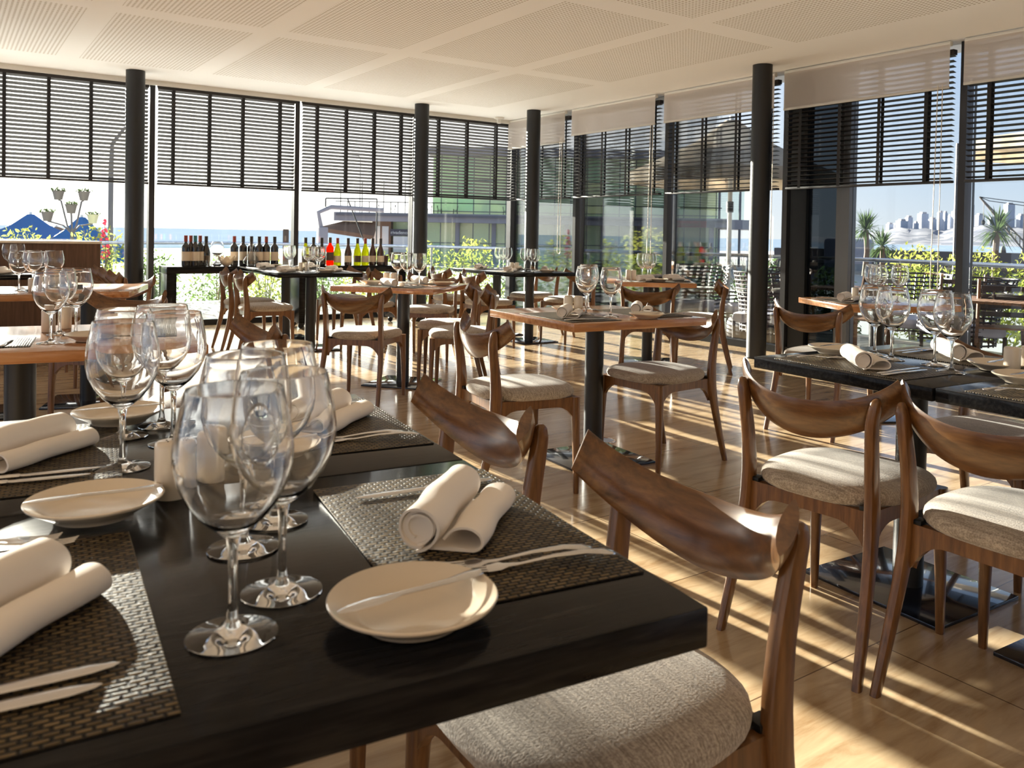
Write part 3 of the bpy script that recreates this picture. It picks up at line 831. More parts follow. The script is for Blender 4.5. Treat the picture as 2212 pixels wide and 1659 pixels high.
def make_napkin():
    t = empty('rolled_napkin'); tag(t, 'x', 'napkin')
    def spiral(cx, cz, a0, a1, r0, r1, k, fx=1., fz=1.):
        return [(cx + fx * lerp(r0, r1, i / k) * math.cos(lerp(a0, a1, i / k)), cz + fz * lerp(r0, r1, i / k) * math.sin(lerp(a0, a1, i / k))) for i in range(k + 1)]
    th = .0028
    def sheet(curve, L0, L1, bulge, name):
        # sweep the curve along y with thickness
        rings = []
        n = len(curve)
        def off(d):
            res = []
            for i, (x, z) in enumerate(curve):
                x0, z0 = curve[max(i - 1, 0)]; x1, z1 = curve[min(i + 1, n - 1)]
                tx, tz = x1 - x0, z1 - z0; l_ = math.hypot(tx, tz) or 1
                res.append((x - tz / l_ * d, z + tx / l_ * d))
            return res
        A, B = off(th / 2), off(-th / 2)
        loop = A + B[::-1]
        K = 14
        for i in range(K + 1):
            u = i / K
            y = lerp(L0, L1, u)
            s_ = 1 + bulge * math.sin(u * PI) + .012 * math.sin(u * 17)
            rings.append([(x * 1.0 + .002 * math.sin(u * 9), y + .004 * math.sin(x * 90), z * s_) for x, z in loop])
        MB().loft(rings).build(name, 'linen', t, 50)
    r = .0235
    sheet(spiral(-.020, r + .002, -PI / 2, PI * 1.5 + .3, r, r - .004, 30), -.100, .100, .02, 'roll')
    sheet(spiral(-.020, r + .002, -PI / 2, PI * 1.4, r - .006, .011, 26), -.096, .096, .02, 'inner_roll')
    MB().lathe([(0, -.094), (r - .005, -.094), (r - .005, .094), (0, .094)], 24, Matrix.Translation((-.020, 0, r + .002)) @ Matrix.Rotation(PI / 2, 4, 'X')).build('core', 'linen', t, 50)
    flap = [(-.020, .0035), (.0, .0025), (.02, .002), (.040, .003), (.050, .010), (.047, .021), (.034, .026), (.016, .022), (.006, .012)]
    fl2 = []
    for i_ in range(len(flap) - 1):
        p0, p1, p2, p3 = flap[max(i_ - 1, 0)], flap[i_], flap[i_ + 1], flap[min(i_ + 2, len(flap) - 1)]
        for j_ in range(4):
            t_ = j_ / 4
            fl2.append(tuple(.5 * (2 * b_ + (c_ - a_) * t_ + (2 * a_ - 5 * b_ + 4 * c_ - d_) * t_ ** 2 + (3 * b_ - a_ - 3 * c_ + d_) * t_ ** 3) for a_, b_, c_, d_ in zip(p0, p1, p2, p3)))
    fl2.append(flap[-1])
    sheet(fl2, -.090, .098, .0, 'flap')
    for c_ in t.children:
        for v_ in c_.data.vertices: v_.co = (v_.co.x * 1.16, v_.co.y * 1.04, v_.co.z * 1.16)
    return t
NP = Kind(make_napkin())
def setting(T, u, v, face, who, parts='mnpbkkff', seed=0, pl=(-.235, .15), fk=(-.15, -.012, -15), nrot=None):
    """place setting at table T: u, v = mat centre in table axes, face = direction (deg, table axes) the diner looks"""
    r_ = random.Random(seed)
    def put(kind, fx, fy, dz, rot, lab, grp):
        a = math.radians(face - 90)
        lx = u + fx * math.cos(a) - fy * math.sin(a); ly = v + fx * math.sin(a) + fy * math.cos(a)
        X, Y = loc(T, lx, ly)
        return kind.put((X, Y, .75 + dz), math.radians(T[2] + face - 90 + rot + r_.uniform(-2, 2)), lab, grp)
    # local: y towards table centre, x to the diner's right
    if nrot is None: nrot = 50 - face
    if 'm' in parts: put(MT, 0, 0, .0002, 0, 'woven brown placemat %s' % who, 'woven placemats')
    if 'n' in parts: put(NP, 0, .0, .0024, nrot, 'rolled white linen napkin %s' % who, 'rolled linen napkins')
    if 'p' in parts: put(PL, pl[0], pl[1], .0024, 0, 'beige bread plate %s' % who, 'beige bread plates')
    if 'b' in parts: put(BK, pl[0], pl[1], .0262, 185 if face == 0 else 12, 'butter knife on the bread plate %s' % who.replace(', behind the near glasses', '').replace('second ', 'rear '), 'butter knives')
    nk, nf = parts.count('k'), parts.count('f')
    if nk: put(KN, .165, -.02, .0024, 0, ('outer steel table knife %s' if nk > 1 else 'steel table knife %s') % who, 'steel table knives')
    if nk > 1: put(KN, .135, -.005, .0024, 2, 'inner steel table knife %s' % who, 'steel table knives')
    if nf: put(FK, fk[0] - .022, fk[1] - .018, .0024, fk[2], ('outer steel fork %s' if nf > 1 else 'steel fork %s') % who, 'steel forks')
    if nf > 1: put(FK, fk[0], fk[1], .0024, fk[2] + 1, 'inner steel fork %s' % who, 'steel forks')
# near tables (table frame: u across to the right, v away from the camera)
setting(T1A, .274, .019, 180, 'at the right of the nearest black table', 'mnpbkff', 1)
setting(T1A, -.253, -.056, 0, 'at the left of the nearest black table', 'mnpbkkff', 2, (-.334, .097), (-.25, -.02, -15))
setting(T1B, .274, .03, 180, 'at the right of the second black table, behind the near glasses', 'mnpbkff', 3)
setting(T1B, -.253, -.01, 0, 'at the far left of the second black table', 'mnpbkkff', 4)
gw = 'wine glasses on the near black tables'
for (x, y), lab in zip([(.232, .840), (.305, .913), (.307, 1.066), (.372, 1.144), (.243, 1.534), (.281, 1.764), (.349, 1.663), (.36, 1.821)],
        ['largest and nearest wine glass', 'large wine glass just right of the nearest one', 'wine glass behind the nearest one, left of its neighbour', 'hindmost of the four near wine glasses, beside the napkin',
         'wine glass at the left of the near table, nearest of its four', 'wine glass directly behind the left one, rim highest left', 'wine glass right of the left one, behind the shaker', 'hindmost wine glass of the left four']):
    wg(x, y, lab, gw)
SK.put((.278, 1.332, .75), 0, 'beige shaker on the near table, left one, in full view', 'shakers on near black table')
SK.put((.335, 1.36, .75), 0, 'beige shaker on the near table seen through the big wine glass', 'shakers on near black table')
# right black tables
R = TB['right']; R2 = TB['right2']
setting(R, -.235, .02, 0, 'at the left of the right black table, near side', 'mnpbkkff', 5)
setting(R, .235, .0, 180, 'at the window side of the right black table', 'mnpbkk', 6)
setting(R2, -.235, .02, 0, 'at the right picture edge, near side', 'mnpbff', 7)
setting(R2, .235, .02, 180, 'at the right picture edge, window side', 'mnpb', 8)
for (x, y), lab in zip([(2.651, 1.709), (2.600, 1.613), (2.613, 1.469), (2.513, 1.357)], ['leftmost of four wine glasses on the right black table', 'second from left of four wine glasses on the right black table', 'third from left of four wine glasses on the right black table', 'rightmost of four wine glasses on the right black table']):
    wg(x, y, lab, 'wine glasses on the right black table')
SK.put((2.655, 1.245, .75), 0, 'beige shaker on the right black table, left one', 'shakers on right black table')
SK.put((2.72, 1.225, .75), 0, 'beige shaker at the right picture edge', 'shakers on right black table')
# middle oak
Mi = TB['mid']
setting(Mi, -.235, -.11, 0, 'at the left of the middle oak table', 'mnpbk', 9)
setting(Mi, .235, -.08, 180, 'at the right of the middle oak table', 'mnpbf', 10)
for (x, y), lab in zip([(2.64, 3.325), (2.69, 3.19), (2.83, 3.545)], ['left wine glass on the middle oak table', 'right wine glass on the middle oak table', 'wine glass behind the left one on the middle oak table']):
    wg(x, y, lab, 'wine glasses on the middle oak table')
SK.put((2.66, 3.50, .75), 0, 'left shaker of the pair on the middle oak table', 'shakers on middle oak table')
SK.put((2.705, 3.47, .75), 0, 'right shaker of the pair on the middle oak table', 'shakers on middle oak table')
# oak table left of centre
Ce = TB['cen']
setting(Ce, -.22, .0, 0, 'on the oak table left of centre, left side', 'mnpf', 11)
setting(Ce, .235, -.05, 180, 'on the oak table left of centre, right side', 'mnp', 12)
for (x, y), lab in zip([(2.837, 5.90), (2.854, 5.775), (2.889, 5.646)], ['left of three wine glasses on the oak table left of centre', 'middle of three wine glasses on the oak table left of centre', 'right of three wine glasses on the oak table left of centre']):
    wg(x, y, lab, 'wine glasses on the oak table left of centre')
SK.put((2.80, 6.02, .75), 0, 'left shaker on the oak table left of centre', 'shakers on the oak table left of centre')
SK.put((2.85, 6.00, .75), 0, 'right shaker on the oak table left of centre', 'shakers on the oak table left of centre')
# long dark table
Lo = TB['long']
for v_, who, sd_ in ((-.42, 'front', 13), (.38, 'back', 14)):
    setting(Lo, -.235, v_, 0, 'on the long dark table, left side, %s' % who, 'mnp', sd_)
    setting(Lo, .235, v_, 180, 'on the long dark table, right side, %s' % who, 'mnp', sd_ + 10)
for (x, y), lab in zip([(2.80, 8.30), (2.86, 8.42), (2.85, 7.88), (2.90, 8.02), (2.93, 7.80), (2.96, 7.95)], ['left', 'second', 'third', 'fourth', 'fifth', 'right']):
    wg(x, y, {'left': 'leftmost of the wine glasses on the long dark table', 'right': 'rightmost of the wine glasses on the long dark table'}.get(lab, lab + ' wine glass from the left on the long dark table'), 'wine glasses on the long dark table')
SK.put((2.87, 8.14, .75), 0, 'left shaker on the long dark table', 'shakers on the long dark table')
SK.put((2.92, 8.11, .75), 0, 'right shaker on the long dark table', 'shakers on the long dark table')
# far corner table
Co = TB['corner']
for v_, who, sd_ in ((-.32, 'nearer', 15), (.33, 'farther', 16)):
    setting(Co, -.235, v_, 0, 'on the far corner table, chair side, %s' % who, 'mnp', sd_)
    setting(Co, .235, v_, 180, 'on the far corner table, window side, %s' % who, 'mnp', sd_ + 10)
for (x, y), lab in zip([(5.22, 8.20), (5.20, 8.08), (5.27, 8.10), (5.24, 7.70), (5.22, 7.55), (5.18, 7.42)], ['leftmost wine glass on the far corner table', 'second wine glass from the left on the far corner table', 'third wine glass from the left on the far corner table', 'fourth wine glass from the left, beside the corner pillar', 'fifth wine glass from the left, beside the corner pillar', 'rightmost wine glass on the far corner table']):
    wg(x, y, lab, 'wine glasses on the far corner table')
SK.put((5.20, 7.90, .75), 0, 'left shaker on the far corner table', 'shakers on the far corner table')
SK.put((5.24, 7.86, .75), 0, 'right shaker on the far corner table', 'shakers on the far corner table')
# oak by right windows
Rw = TB['rw']
setting(Rw, -.02, -.22, 90, 'on the oak table by the right windows, near side', 'mnf', 17)
setting(Rw, .23, .02, 180, 'on the oak table by the right windows, right side', 'mnp', 18)
for (x, y), lab in zip([(5.30, 5.84), (5.26, 5.72), (5.33, 5.76)], ['left of three wine glasses on the oak table by the right windows', 'middle of three wine glasses on the oak table by the right windows', 'right of three wine glasses on the oak table by the right windows']):
    wg(x, y, lab, 'wine glasses by the right windows')
SK.put((5.27, 6.0, .75), 0, 'left shaker on the oak table by the right windows', 'shakers by the right windows')
SK.put((5.31, 5.97, .75), 0, 'right shaker on the oak table by the right windows', 'shakers by the right windows')
# right window oak table
R3 = TB['rw2']
setting(R3, -.19, .03, 0, 'on the right window oak table', 'mnpff', 19)
for (x, y), lab in zip([(5.02, 3.265), (4.86, 3.12), (5.02, 3.07)], ['left wine glass on the right window oak table', 'middle wine glass on the right window oak table', 'right wine glass on the right window oak table']):
    wg(x, y, lab, 'wine glasses on the right window oak table')
SK.put((4.985, 3.37, .75), 0, 'shaker on the right window oak table', 'shaker on the right window oak table')
# left oak table
Le = TB['left']
setting(Le, -.08, -.15, 90, 'at the near side of the left oak table', 'mnpbk', 20)
setting(Le, .49, .06, 180, 'at the right end of the left oak table', 'mp', 21)
for (x, y), lab in zip([(.300, 3.300), (.352, 3.560), (.40, 3.52)], ['nearest of three wine glasses on the left oak table', 'middle of three wine glasses on the left oak table', 'right of three wine glasses on the left oak table']):
    wg(x, y, lab, 'wine glasses on the left oak table')
SK.put((.325, 3.66, .75), 0, 'left shaker on the left oak table', 'shakers on the left oak table')
SK.put((.389, 3.76, .75), 0, 'right shaker on the left oak table', 'shakers on the left oak table')
L2 = TB['left2']
setting(L2, .05, -.2, 90, 'on the left oak table, second row', 'mp', 22)
for (x, y), lab in zip([(.375, 5.97), (.47, 5.96), (.455, 6.09), (.57, 6.10)], ['leftmost wine glass of the second row left table', 'second wine glass from the left on the second row left table', 'wine glass behind the pair on the second row left table', 'single rightmost wine glass of the second row left table']):
    wg(x, y, lab, 'wine glasses on the second row left table')
SK.put((.44, 5.90, .75), 0, 'shaker on the second row left table', 'shaker on the second row left table')
NP.put((*loc(TB['tip'], .02, .18), .7502), math.radians(100), 'rolled napkin on the small oak table end', 'rolled linen napkins')
Da = TB['dark']
setting(Da, .30, -.2, 90, 'on the dark table far left', 'mnp', 23)
for (x, y), lab in zip([(.445, 8.14), (.50, 8.14)], ['left wine glass on the dark table far left', 'right wine glass on the dark table far left']):
    wg(x, y, lab, 'wine glasses on the dark table far left')
# ------------------------------------------------------------------ outside
def hd(deg, D, z=0.0):
    a = math.radians(deg); return Vector((D * math.sin(a), D * math.cos(a), z))
o = MB().box((-30000, 14, -7), (30000, 40000, -6)).build('sea', 'sea_water', None, 0); struct(o)
RAIL = [(-7.5, 14.5), (-2, 14.6), (2.0, 14.9), (4.2, 15.3), (7.2, 13.6), (8.6, 10.8), (9.6, 8.3), (9.9, 6.4), (9.6, 4.2), (9.2, 1.5), (9.0, -4.5)]
# terrace deck as a prism under the rail line
poly = [(XW + .06, -5), (XW + .06, YW + .06), (-7.5, YW + .06)] + [(x, y + .3) if y > 13 else (x + .3, y) for x, y in RAIL]
vs = [(x, y, -.12) for x, y in poly] + [(x, y, -.4) for x, y in poly]
n_ = len(poly)
q = MB(); q.add(vs, [tuple(range(n_)), tuple(range(2 * n_ - 1, n_ - 1, -1))] + [(i, i + n_, (i + 1) % n_ + n_, (i + 1) % n_) for i in range(n_)])
struct(q.build('terrace_floor', 'deck', None, 0))
# promenade ground between the terrace and the buildings
struct(MB().box((4, 16, -2.4), (190, 150, -2.2)).build('promenade_ground', 'concrete', None, 0))
struct(MB().box((10.6, -60, -2.6), (300, 30, -2.3)).build('quay_ground', 'concrete', None, 0))
# balustrade
t = empty('balustrade', (0, 14, -.12)); tag(t, 'steel handrail with glass panels around the terrace edge', 'railing')
inv = Matrix.Translation((0, -14, .12))
MB().tube([(x, y, .90) for x, y in RAIL], .028, 10, inv).build('handrail', 'steel_tube', t)
for i, ((x0, y0), (x1, y1)) in enumerate(zip(RAIL[:-1], RAIL[1:])):
    d = Vector((x1 - x0, y1 - y0, 0)); L = d.length; d.normalize(); nn = Vector((-d.y, d.x, 0)) * .006
    a = Vector((x0, y0, 0)) + d * .03; b = Vector((x1, y1, 0)) - d * .03
    vs = []
    for z in (-.1, .84):
        for p in (a + nn, b + nn, b - nn, a - nn): vs.append((p.x, p.y, z))
    MB().add(vs, [(0, 1, 5, 4), (1, 2, 6, 5), (2, 3, 7, 6), (3, 0, 4, 7), (0, 3, 2, 1), (4, 5, 6, 7)], inv).build('glass_panel', 'rail_glass', t, 0)
    MB().tube([(x0, y0, -.12), (x0, y0, .88)], .018, 8, inv).build('post', 'steel_tube', t)
# shrubs --------------------------------------------------------------
def leaf_cloud(n, rx, ry, h, size, seed, z0=.0, shape='mound'):
    r_ = random.Random(seed); q = MB()
    for i in range(n):
        while True:
            x, y, z = r_.uniform(-1, 1), r_.uniform(-1, 1), r_.uniform(0, 1)
            if x * x + y * y + (max(0, z - .35) / .65) ** 2 < 1 + .15 * math.sin(9 * x + 5 * y): break
        p = Vector((x * rx, y * ry, z0 + z * h))
        a, b = r_.uniform(0, 2 * PI), r_.uniform(-1.2, 1.2)
        s_ = size * r_.uniform(.6, 1.3)
        u = Vector((math.cos(a) * math.cos(b), math.sin(a) * math.cos(b), math.sin(b)))
        v = u.cross(Vector((r_.uniform(-1, 1), r_.uniform(-1, 1), r_.uniform(-1, 1)))).normalized()
        q.add([tuple(p - u * s_), tuple(p + v * s_ * .38), tuple(p + u * s_), tuple(p - v * s_ * .38)], [(0, 1, 2, 3)])
    return q
def make_shrub(m, seed, h, r=.62, n=1500, size=.042):
    t = empty('shrub'); tag(t, 'x', 'shrub')
    leaf_cloud(n, r, r * .7, h, size, seed).build('foliage', m, t, 0)
    q = MB()
    r_ = random.Random(seed)
    for i in range(7):
        a = r_.uniform(0, 6.28); q.tube([(0, 0, -.3), (.12 * math.cos(a), .12 * math.sin(a), h * .4), (r * .5 * math.cos(a), r * .4 * math.sin(a), h * .85)], [.014, .01, .004], 5)
    q.build('stems', 'trunk', t)
    return t
SH = [Kind(make_shrub('leaf_lime', 1, 1.25)), Kind(make_shrub('leaf_green', 2, 1.15)), Kind(make_shrub('leaf_lime', 3, 1.35, .66)), Kind(make_shrub('leaf_dark', 4, 1.0))]
SHR = [(-.3, 15.3, 0, .0, 'bushy lime green shrub behind the timber partition, farthest left'), (.9, 15.4, 2, .05, 'lime green shrub under the blue canopies'), (2.0, 15.5, 2, .1, 'taller lime shrub beneath the right blue canopy'),
       (2.9, 15.7, 1, -.12, 'green shrub seen right behind the left black pillar'), (4.0, 15.9, 1, -.22, 'green shrub behind the left console leg'), (4.9, 15.9, 0, -.2, 'lime shrub behind the two front chairs of the long table'),
       (5.9, 15.6, 1, -.2, 'green shrub behind the middle of the console'), (6.7, 15.0, 0, -.1, 'lime shrub behind the red rosé bottle'), (7.5, 14.4, 0, .0, 'lime green shrub right of the far slim pillar'),
       (8.1, 13.6, 2, .0, 'tall lime shrub in the narrow bay by the far corner'), (8.6, 12.8, 1, -.1, 'green shrub behind the far corner pillar'), (9.1, 11.9, 1, -.1, 'green shrub behind the wicker chair on the terrace'),
       (9.7, 10.9, 2, .25, 'yellow green shrub standing above the handrail, behind the oak table glasses'), (10.1, 9.9, 3, .05, 'dark shrub behind the wicker chairs by the oak table'), (10.5, 8.9, 3, .1, 'dark leafy shrub left of the tall right pillar'),
       (10.7, 7.8, 3, .0, 'dark shrub hidden partly by the tall right pillar'), (10.9, 6.6, 2, .05, 'lime shrub left of the right window post, under the skyline'), (10.9, 5.7, 0, .1, 'bright lime shrub under the thin flagpole'),
       (10.6, 4.7, 2, .1, 'bright shrub at the right window post'), (10.4, 3.9, 0, .05, 'lime shrub below the yucca at the right'), (10.3, 3.0, 1, .0, 'green shrub at the right picture edge')]
for x, y, kd, dz, lab in SHR:
    SH[kd].put((x + (.25 if y < 13 else .1), y + (.25 if y > 12 else 0), -.25 + dz), rng.uniform(0, 6.28), lab, 'shrubs along the terrace edge')
# bare twiggy bush
q = MB(); r_ = random.Random(5)
for i in range(60):
    a = r_.uniform(0, 6.28); e_ = r_.uniform(.3, 1.1); p = Vector((0, 0, 0)); d = Vector((math.cos(a) * .5, math.sin(a) * .5, e_)).normalized(); pts = [tuple(p)]
    for j in range(5):
        d = (d + Vector((r_.uniform(-.4, .4), r_.uniform(-.4, .4), r_.uniform(-.1, .4)))).normalized(); p = p + d * .28; pts.append(tuple(p))
    q.tube(pts, [.012, .009, .007, .005, .004, .002], 4)
o = q.build('bare_bush', 'trunk', None); o.location = hd(49.9, 16.5, -.4); tag(o, 'leafless twiggy bush left of the tall right pillar', 'bush')
# red flower stalk
t = empty('flower_spike', hd(7.95, 15.6, -.1)); tag(t, 'red flowering spike at the right end of the partition', 'flower')
MB().tube([(0, 0, 0), (.02, 0, .7), (.0, 0, 1.36)], [.012, .01, .005], 6).build('stem', 'trunk', t)
q = MB(); r_ = random.Random(2)
for i in range(46):
    z = r_.uniform(.72, 1.36); a = r_.uniform(0, 6.28); s_ = .075 * (1.45 - z)
    c_ = Vector((s_ * math.cos(a) * 1.6, s_ * math.sin(a), z))
    q.lathe([(0, -.028), (.018, -.014), (.02, .006), (.009, .022), (0, .022)], 6, Matrix.Translation(c_) @ Matrix.Rotation(r_.uniform(-1, 1), 4, 'X'))
q.build('petals', 'flower_red', t)
# canopies, pots, poles at the sea side
def canopy(name, deg, D, ztop, zrim, r, m, label, sides=8, pole='white_paint', zb=-2.2, group=None):
    p = hd(deg, D)
    t = empty(name, (p.x, p.y, zb)); tag(t, label, 'parasol', group)
    top = ztop - zb; rim = zrim - zb
    q = MB()
    ring0 = [(r * .06 * math.cos(2 * PI * i / sides), r * .06 * math.sin(2 * PI * i / sides), top) for i in range(sides)]
    rings = [ring0]
    for f_ in (.35, .7, 1.0):
        rings.append([(r * f_ * math.cos(2 * PI * i / sides), r * f_ * math.sin(2 * PI * i / sides), top + (rim - top) * f_ ** .85) for i in range(sides)])
    rings.append([(x, y, z - .16) for x, y, z in rings[-1]])
    inner = [[(x * .99, y * .99, z - .012) for x, y, z in rg] for rg in rings[::-1]]
    q.loft(rings + inner)
    q.build('canopy', m, t, 25)
    MB().tube([(0, 0, 0), (0, 0, top + .06)], .032, 12).build('pole', pole, t)
    for i in range(sides):
        a = 2 * PI * i / sides
        MB().tube([(0, 0, top - .05), (r * .98 * math.cos(a), r * .98 * math.sin(a), rim - .03)], .012, 6).build('rib', 'wicker_light', t)
    MB().tube([(0, 0, rim - .55), (0, 0, rim - .4)], .05, 12).build('hub', 'black_metal', t)
    return t
canopy('market_parasol', 4.15, 24, 1.42, .78, 1.15, 'canvas_blue', 'blue peaked canopy at the far left beyond the partition', 4)
canopy('market_parasol', 6.75, 22, 1.36, .50, 1.15, 'canvas_blue', 'blue peaked canopy right of the flower pot stand', 4)
canopy('market_parasol', 5.45, 31, 1.12, .74, 1.5, 'canvas_brown', 'low brown canopy between the two blue canopies', 6)
canopy('market_parasol', 2.2, 27, 1.12, .6, 1.5, 'canvas_white', 'white canopy at the left edge of the picture', 4)
t = empty('hanging_pot_stand', hd(6.25, 19, -2.0)); tag(t, 'branching pole with five hanging flower pots', 'plant stand')
MB().tube([(0, 0, 0), (0, 0, 3.1)], .035, 8).build('pole', 'concrete_dark', t)
for i, (dx, z, m) in enumerate(((-.24, 3.78, 'pot_grey'), (.20, 3.78, 'pot_grey'), (-.02, 3.52, 'pot_grey'), (-.42, 3.36, 'pot_grey'), (.36, 3.33, 'pot_cream'))):
    MB().tube([(0, 0, 3.0), (dx * .35, 0, 3.16), (dx * .8, 0, z - .14), (dx, 0, z - .12)], .018, 6).build('arm', 'concrete_dark', t)
    pt = MB().lathe([(0, z - .12), (.07, z - .12), (.105, z + .04), (.115, z + .04), (.115, z + .06), (0, z + .06)], 16, None, (dx, 0)).build('pot', m, t)
    leaf_cloud(60, .14, .14, .07, .035, 20 + i, z + .05).build('plants', 'leaf_dark', pt, 0).location = (dx, 0, 0)
o = MB().tube([(0, 0, 0), (0, 0, 4.6), (.02, 0, 5.1), (.25, 0, 5.45), (.6, 0, 5.7)], [.055, .05, .04, .03, .02], 10).build('street_lamp', 'concrete_dark', None); o.location = hd(8.27, 20, -2.2); tag(o, 'tall slim lamp post seen left of the big left pillar', 'lamp post')
o = MB().tube([(0, 0, 0), (0, 0, 4.4)], .16, 8).build('mooring_post', 'trunk', None); o.location = hd(18.45, 46, -3.2); tag(o, 'dark post standing in the sea left of the window post', 'post')
# davit by the sea
t = empty('davit', hd(20.75, 60, -2.2)); tag(t, 'weathered davit post with a triangular arm above the sea', 'davit')
MB().rbox((-.3, -.3, 0), (.3, .3, 3.6), .05).build('post', 'concrete', t)
q = MB(); q.tube([(-.1, 0, 3.6), (-.3, 0, 4.6), (.6, 0, 5.0), (4.5, 0, 4.9)], .16, 6); q.build('boom', 'concrete', t)
q = MB()
for a, b in (((.2, 0, 5.0), (.2, 0, 5.6)), ((.2, 0, 5.6), (4.0, 0, 5.7)), ((4.0, 0, 5.7), (4.0, 0, .4)), ((1.8, 0, 5.6), (4.0, 0, .5))): q.tube([a, b], .05, 5)
q.build('frame', 'black_metal', t)
# two storey glass pavilion ------------------------------------------------
Lp, Rp = hd(21.9, 100), hd(49.0, 100)
dv = (Rp - Lp); LB = dv.length; ang = math.atan2(dv.y, dv.x)
t = empty('glass_pavilion', (Lp.x, Lp.y, 0), ang); tag(t, 'long two storey glass building across the water front', 'building')
# local x along the facade, y away from the camera
MB().box((-.5, -1.2, 2.35), (LB - 2, 14, 3.35)).build('floor_slab', 'concrete', t, 0)
MB().box((-.2, -1.5, 2.95), (LB - 2.2, -1.2, 3.2)).build('fascia', 'concrete_dark', t, 0)
MB().box((10.4, 1.5, 3.35), (LB - 3, 1.7, 10.2)).build('upper_facade', 'green_reflection_glass', t, 0)
MB().box((10.4, 12.8, 3.35), (LB - 3, 13, 10.2)).build('rear_glazing', 'rail_glass', t, 0)
MB().box((10.4, 1.8, 6.7), (LB - 3, 12.8, 6.95)).build('inner_floor', 'concrete', t, 0)
for i in range(6):
    MB().box((13 + i * 5.6, 6, 3.35), (13.5 + i * 5.6, 6.5, 10.2)).build('inner_column', 'concrete_dark', t, 0)
MB().box((10, .4, 10.2), (LB - 4, 14, 11.2)).build('roof', 'concrete', t, 0)
MB().box((5.86, 1.2, -2.2), (LB - 3, 13, 2.35)).build('lower_facade', 'green_reflection_glass', t, 0)
for i in range(9):
    x = 9.2 + i * (LB - 13) / 8
    MB().box((x - .25, .6, -2.2), (x + .25, 1.1, 2.35)).build('pier', 'concrete', t, 0)
MB().box((3.7, -.2, -2.2), (5.85, 3, 2.35)).build('door_frame', 'canvas_brown', t, 0)
MB().box((3.9, -.26, -2.0), (4.6, -.2, 1.8)).build('door_pane', 'white_paint', t, 0)
MB().box((4.85, -.26, -2.0), (5.6, -.2, 1.8)).build('door_pane', 'white_paint', t, 0)
sg = MB().box((5.8, -.5, .72), (8.6, -.3, 1.5)).build('name_board', 'sign_dark', t, 0)
MB().box((6.2, -.5, -2.0), (7.85, -.35, .66)).build('white_shutter', 'white_paint', t, 0)
def text(s_, size, m, parent, locn, rot, name='lettering'):
    cu = bpy.data.curves.new(name, 'FONT'); cu.body = s_; cu.size = size; cu.extrude = .02
    cu.materials.append(mat(m))
    tmp = bpy.data.objects.new(name, cu); C.objects.link(tmp)
    dg = bpy.context.evaluated_depsgraph_get()
    me = bpy.data.meshes.new_from_object(tmp.evaluated_get(dg))
    C.objects.unlink(tmp); bpy.data.objects.remove(tmp)
    o = bpy.data.objects.new(name, me); C.objects.link(o)
    o.parent = parent; o.location = locn; o.rotation_euler = rot
    return o
text('rivadeno, C', .55, 'white_paint', sg, (5.9, -.55, .93), (PI / 2, 0, 0))
rs = MB().box((38.4, -1.75, 2.3), (41.95, -1.55, 3.05)).build('red_board', 'red_sign', t, 0)
text('RomanticS', .62, 'canvas_brown', rs, (38.65, -1.8, 2.45), (PI / 2, 0, 0))
MB().box((41.95, -1.75, 2.3), (42.9, -1.55, 3.05)).build('dark_board', 'sign_dark', t, 0)
# upper terrace rail and furniture of the pavilion are its parts
q = MB()
for i in range(14):
    x = .2 + i * .82; q.box((x - .04, -1.0, 3.35), (x + .04, -.92, 4.6 if i % 3 else 7.0))
q.box((-.4, -1.0, 4.52), (LB - 3, -.92, 4.62))
q.build('upper_railing', 'black_metal', t, 0)
q = MB()
vs = [(-1.9, -2.6, 1.55), (4.3, -2.6, .7), (4.3, -.5, 2.2), (.4, -.5, 2.3)]
q.add(vs + [(x, y, z - .45) for x, y, z in vs], [(0, 1, 2, 3), (7, 6, 5, 4), (0, 4, 5, 1), (1, 5, 6, 2), (2, 6, 7, 3), (3, 7, 4, 0)])
q.build('awning', 'canvas_brown', t, 0)
# right hand end block with sky blue glass
MB().box((LB - 3.0, .5, 3.3), (LB + 2.2, 10, 8.6)).build('end_block', 'rail_glass', t, 0)
MB().box((LB - 3.2, .3, 2.2), (LB + 2.6, 10, 3.3)).build('end_slab', 'concrete', t, 0)
for x in (LB - 3.0, LB - .6, LB + 2.0):
    MB().box((x - .12, .35, -2.2), (x + .12, .6, 8.6)).build('end_mullion', 'concrete_dark', t, 0)
MB().box((LB - 3.6, .3, 8.6), (LB + 3.0, 10, 9.0)).build('end_roof', 'concrete', t, 0)
# chairs on the upper terrace
def make_far_chair():
    o = MB()
    for sx in (-.22, .22):
        o.tube([(sx, .22, 0), (sx, .2, .45), (sx, .2, .6)], .02, 4); o.tube([(sx, -.24, 0), (sx, -.2, .45), (sx, -.3, .95)], .02, 4)
    o.box((-.24, -.22, .43), (.24, .24, .47)); o.box((-.22, -.3, .7), (.22, -.24, .95))
    o = o.build('terrace_chair', 'black_metal', None, 0); return tag(o, 'x', 'chair')
FC = Kind(make_far_chair())
for i, x in enumerate((4.6, 6.0, 9.0, 10.2, 11.4, 13.2, 19.0, 20.4, 21.6)):
    p = Matrix.Rotation(ang, 4, 'Z') @ Vector((x, .2, 3.35)) + Vector((Lp.x, Lp.y, 0))
    FC.put(p, ang + (PI / 2 if i % 2 else -PI / 2), 'tiny black chair on the upper terrace of the glass building', 'chairs on the upper terrace')
o = MB().tube([(0, 0, 0), (0, 0, 6.2), (-.2, 0, 6.5), (-1.6, 0, 6.55)], .05, 6).build('lamp_post', 'concrete_dark', None); o.location = Matrix.Rotation(ang, 4, 'Z') @ Vector((2.2, 0, 0)) + Vector((Lp.x, Lp.y, 3.35)); tag(o, 'hooked lamp post at the left end of the upper terrace', 'lamp post')
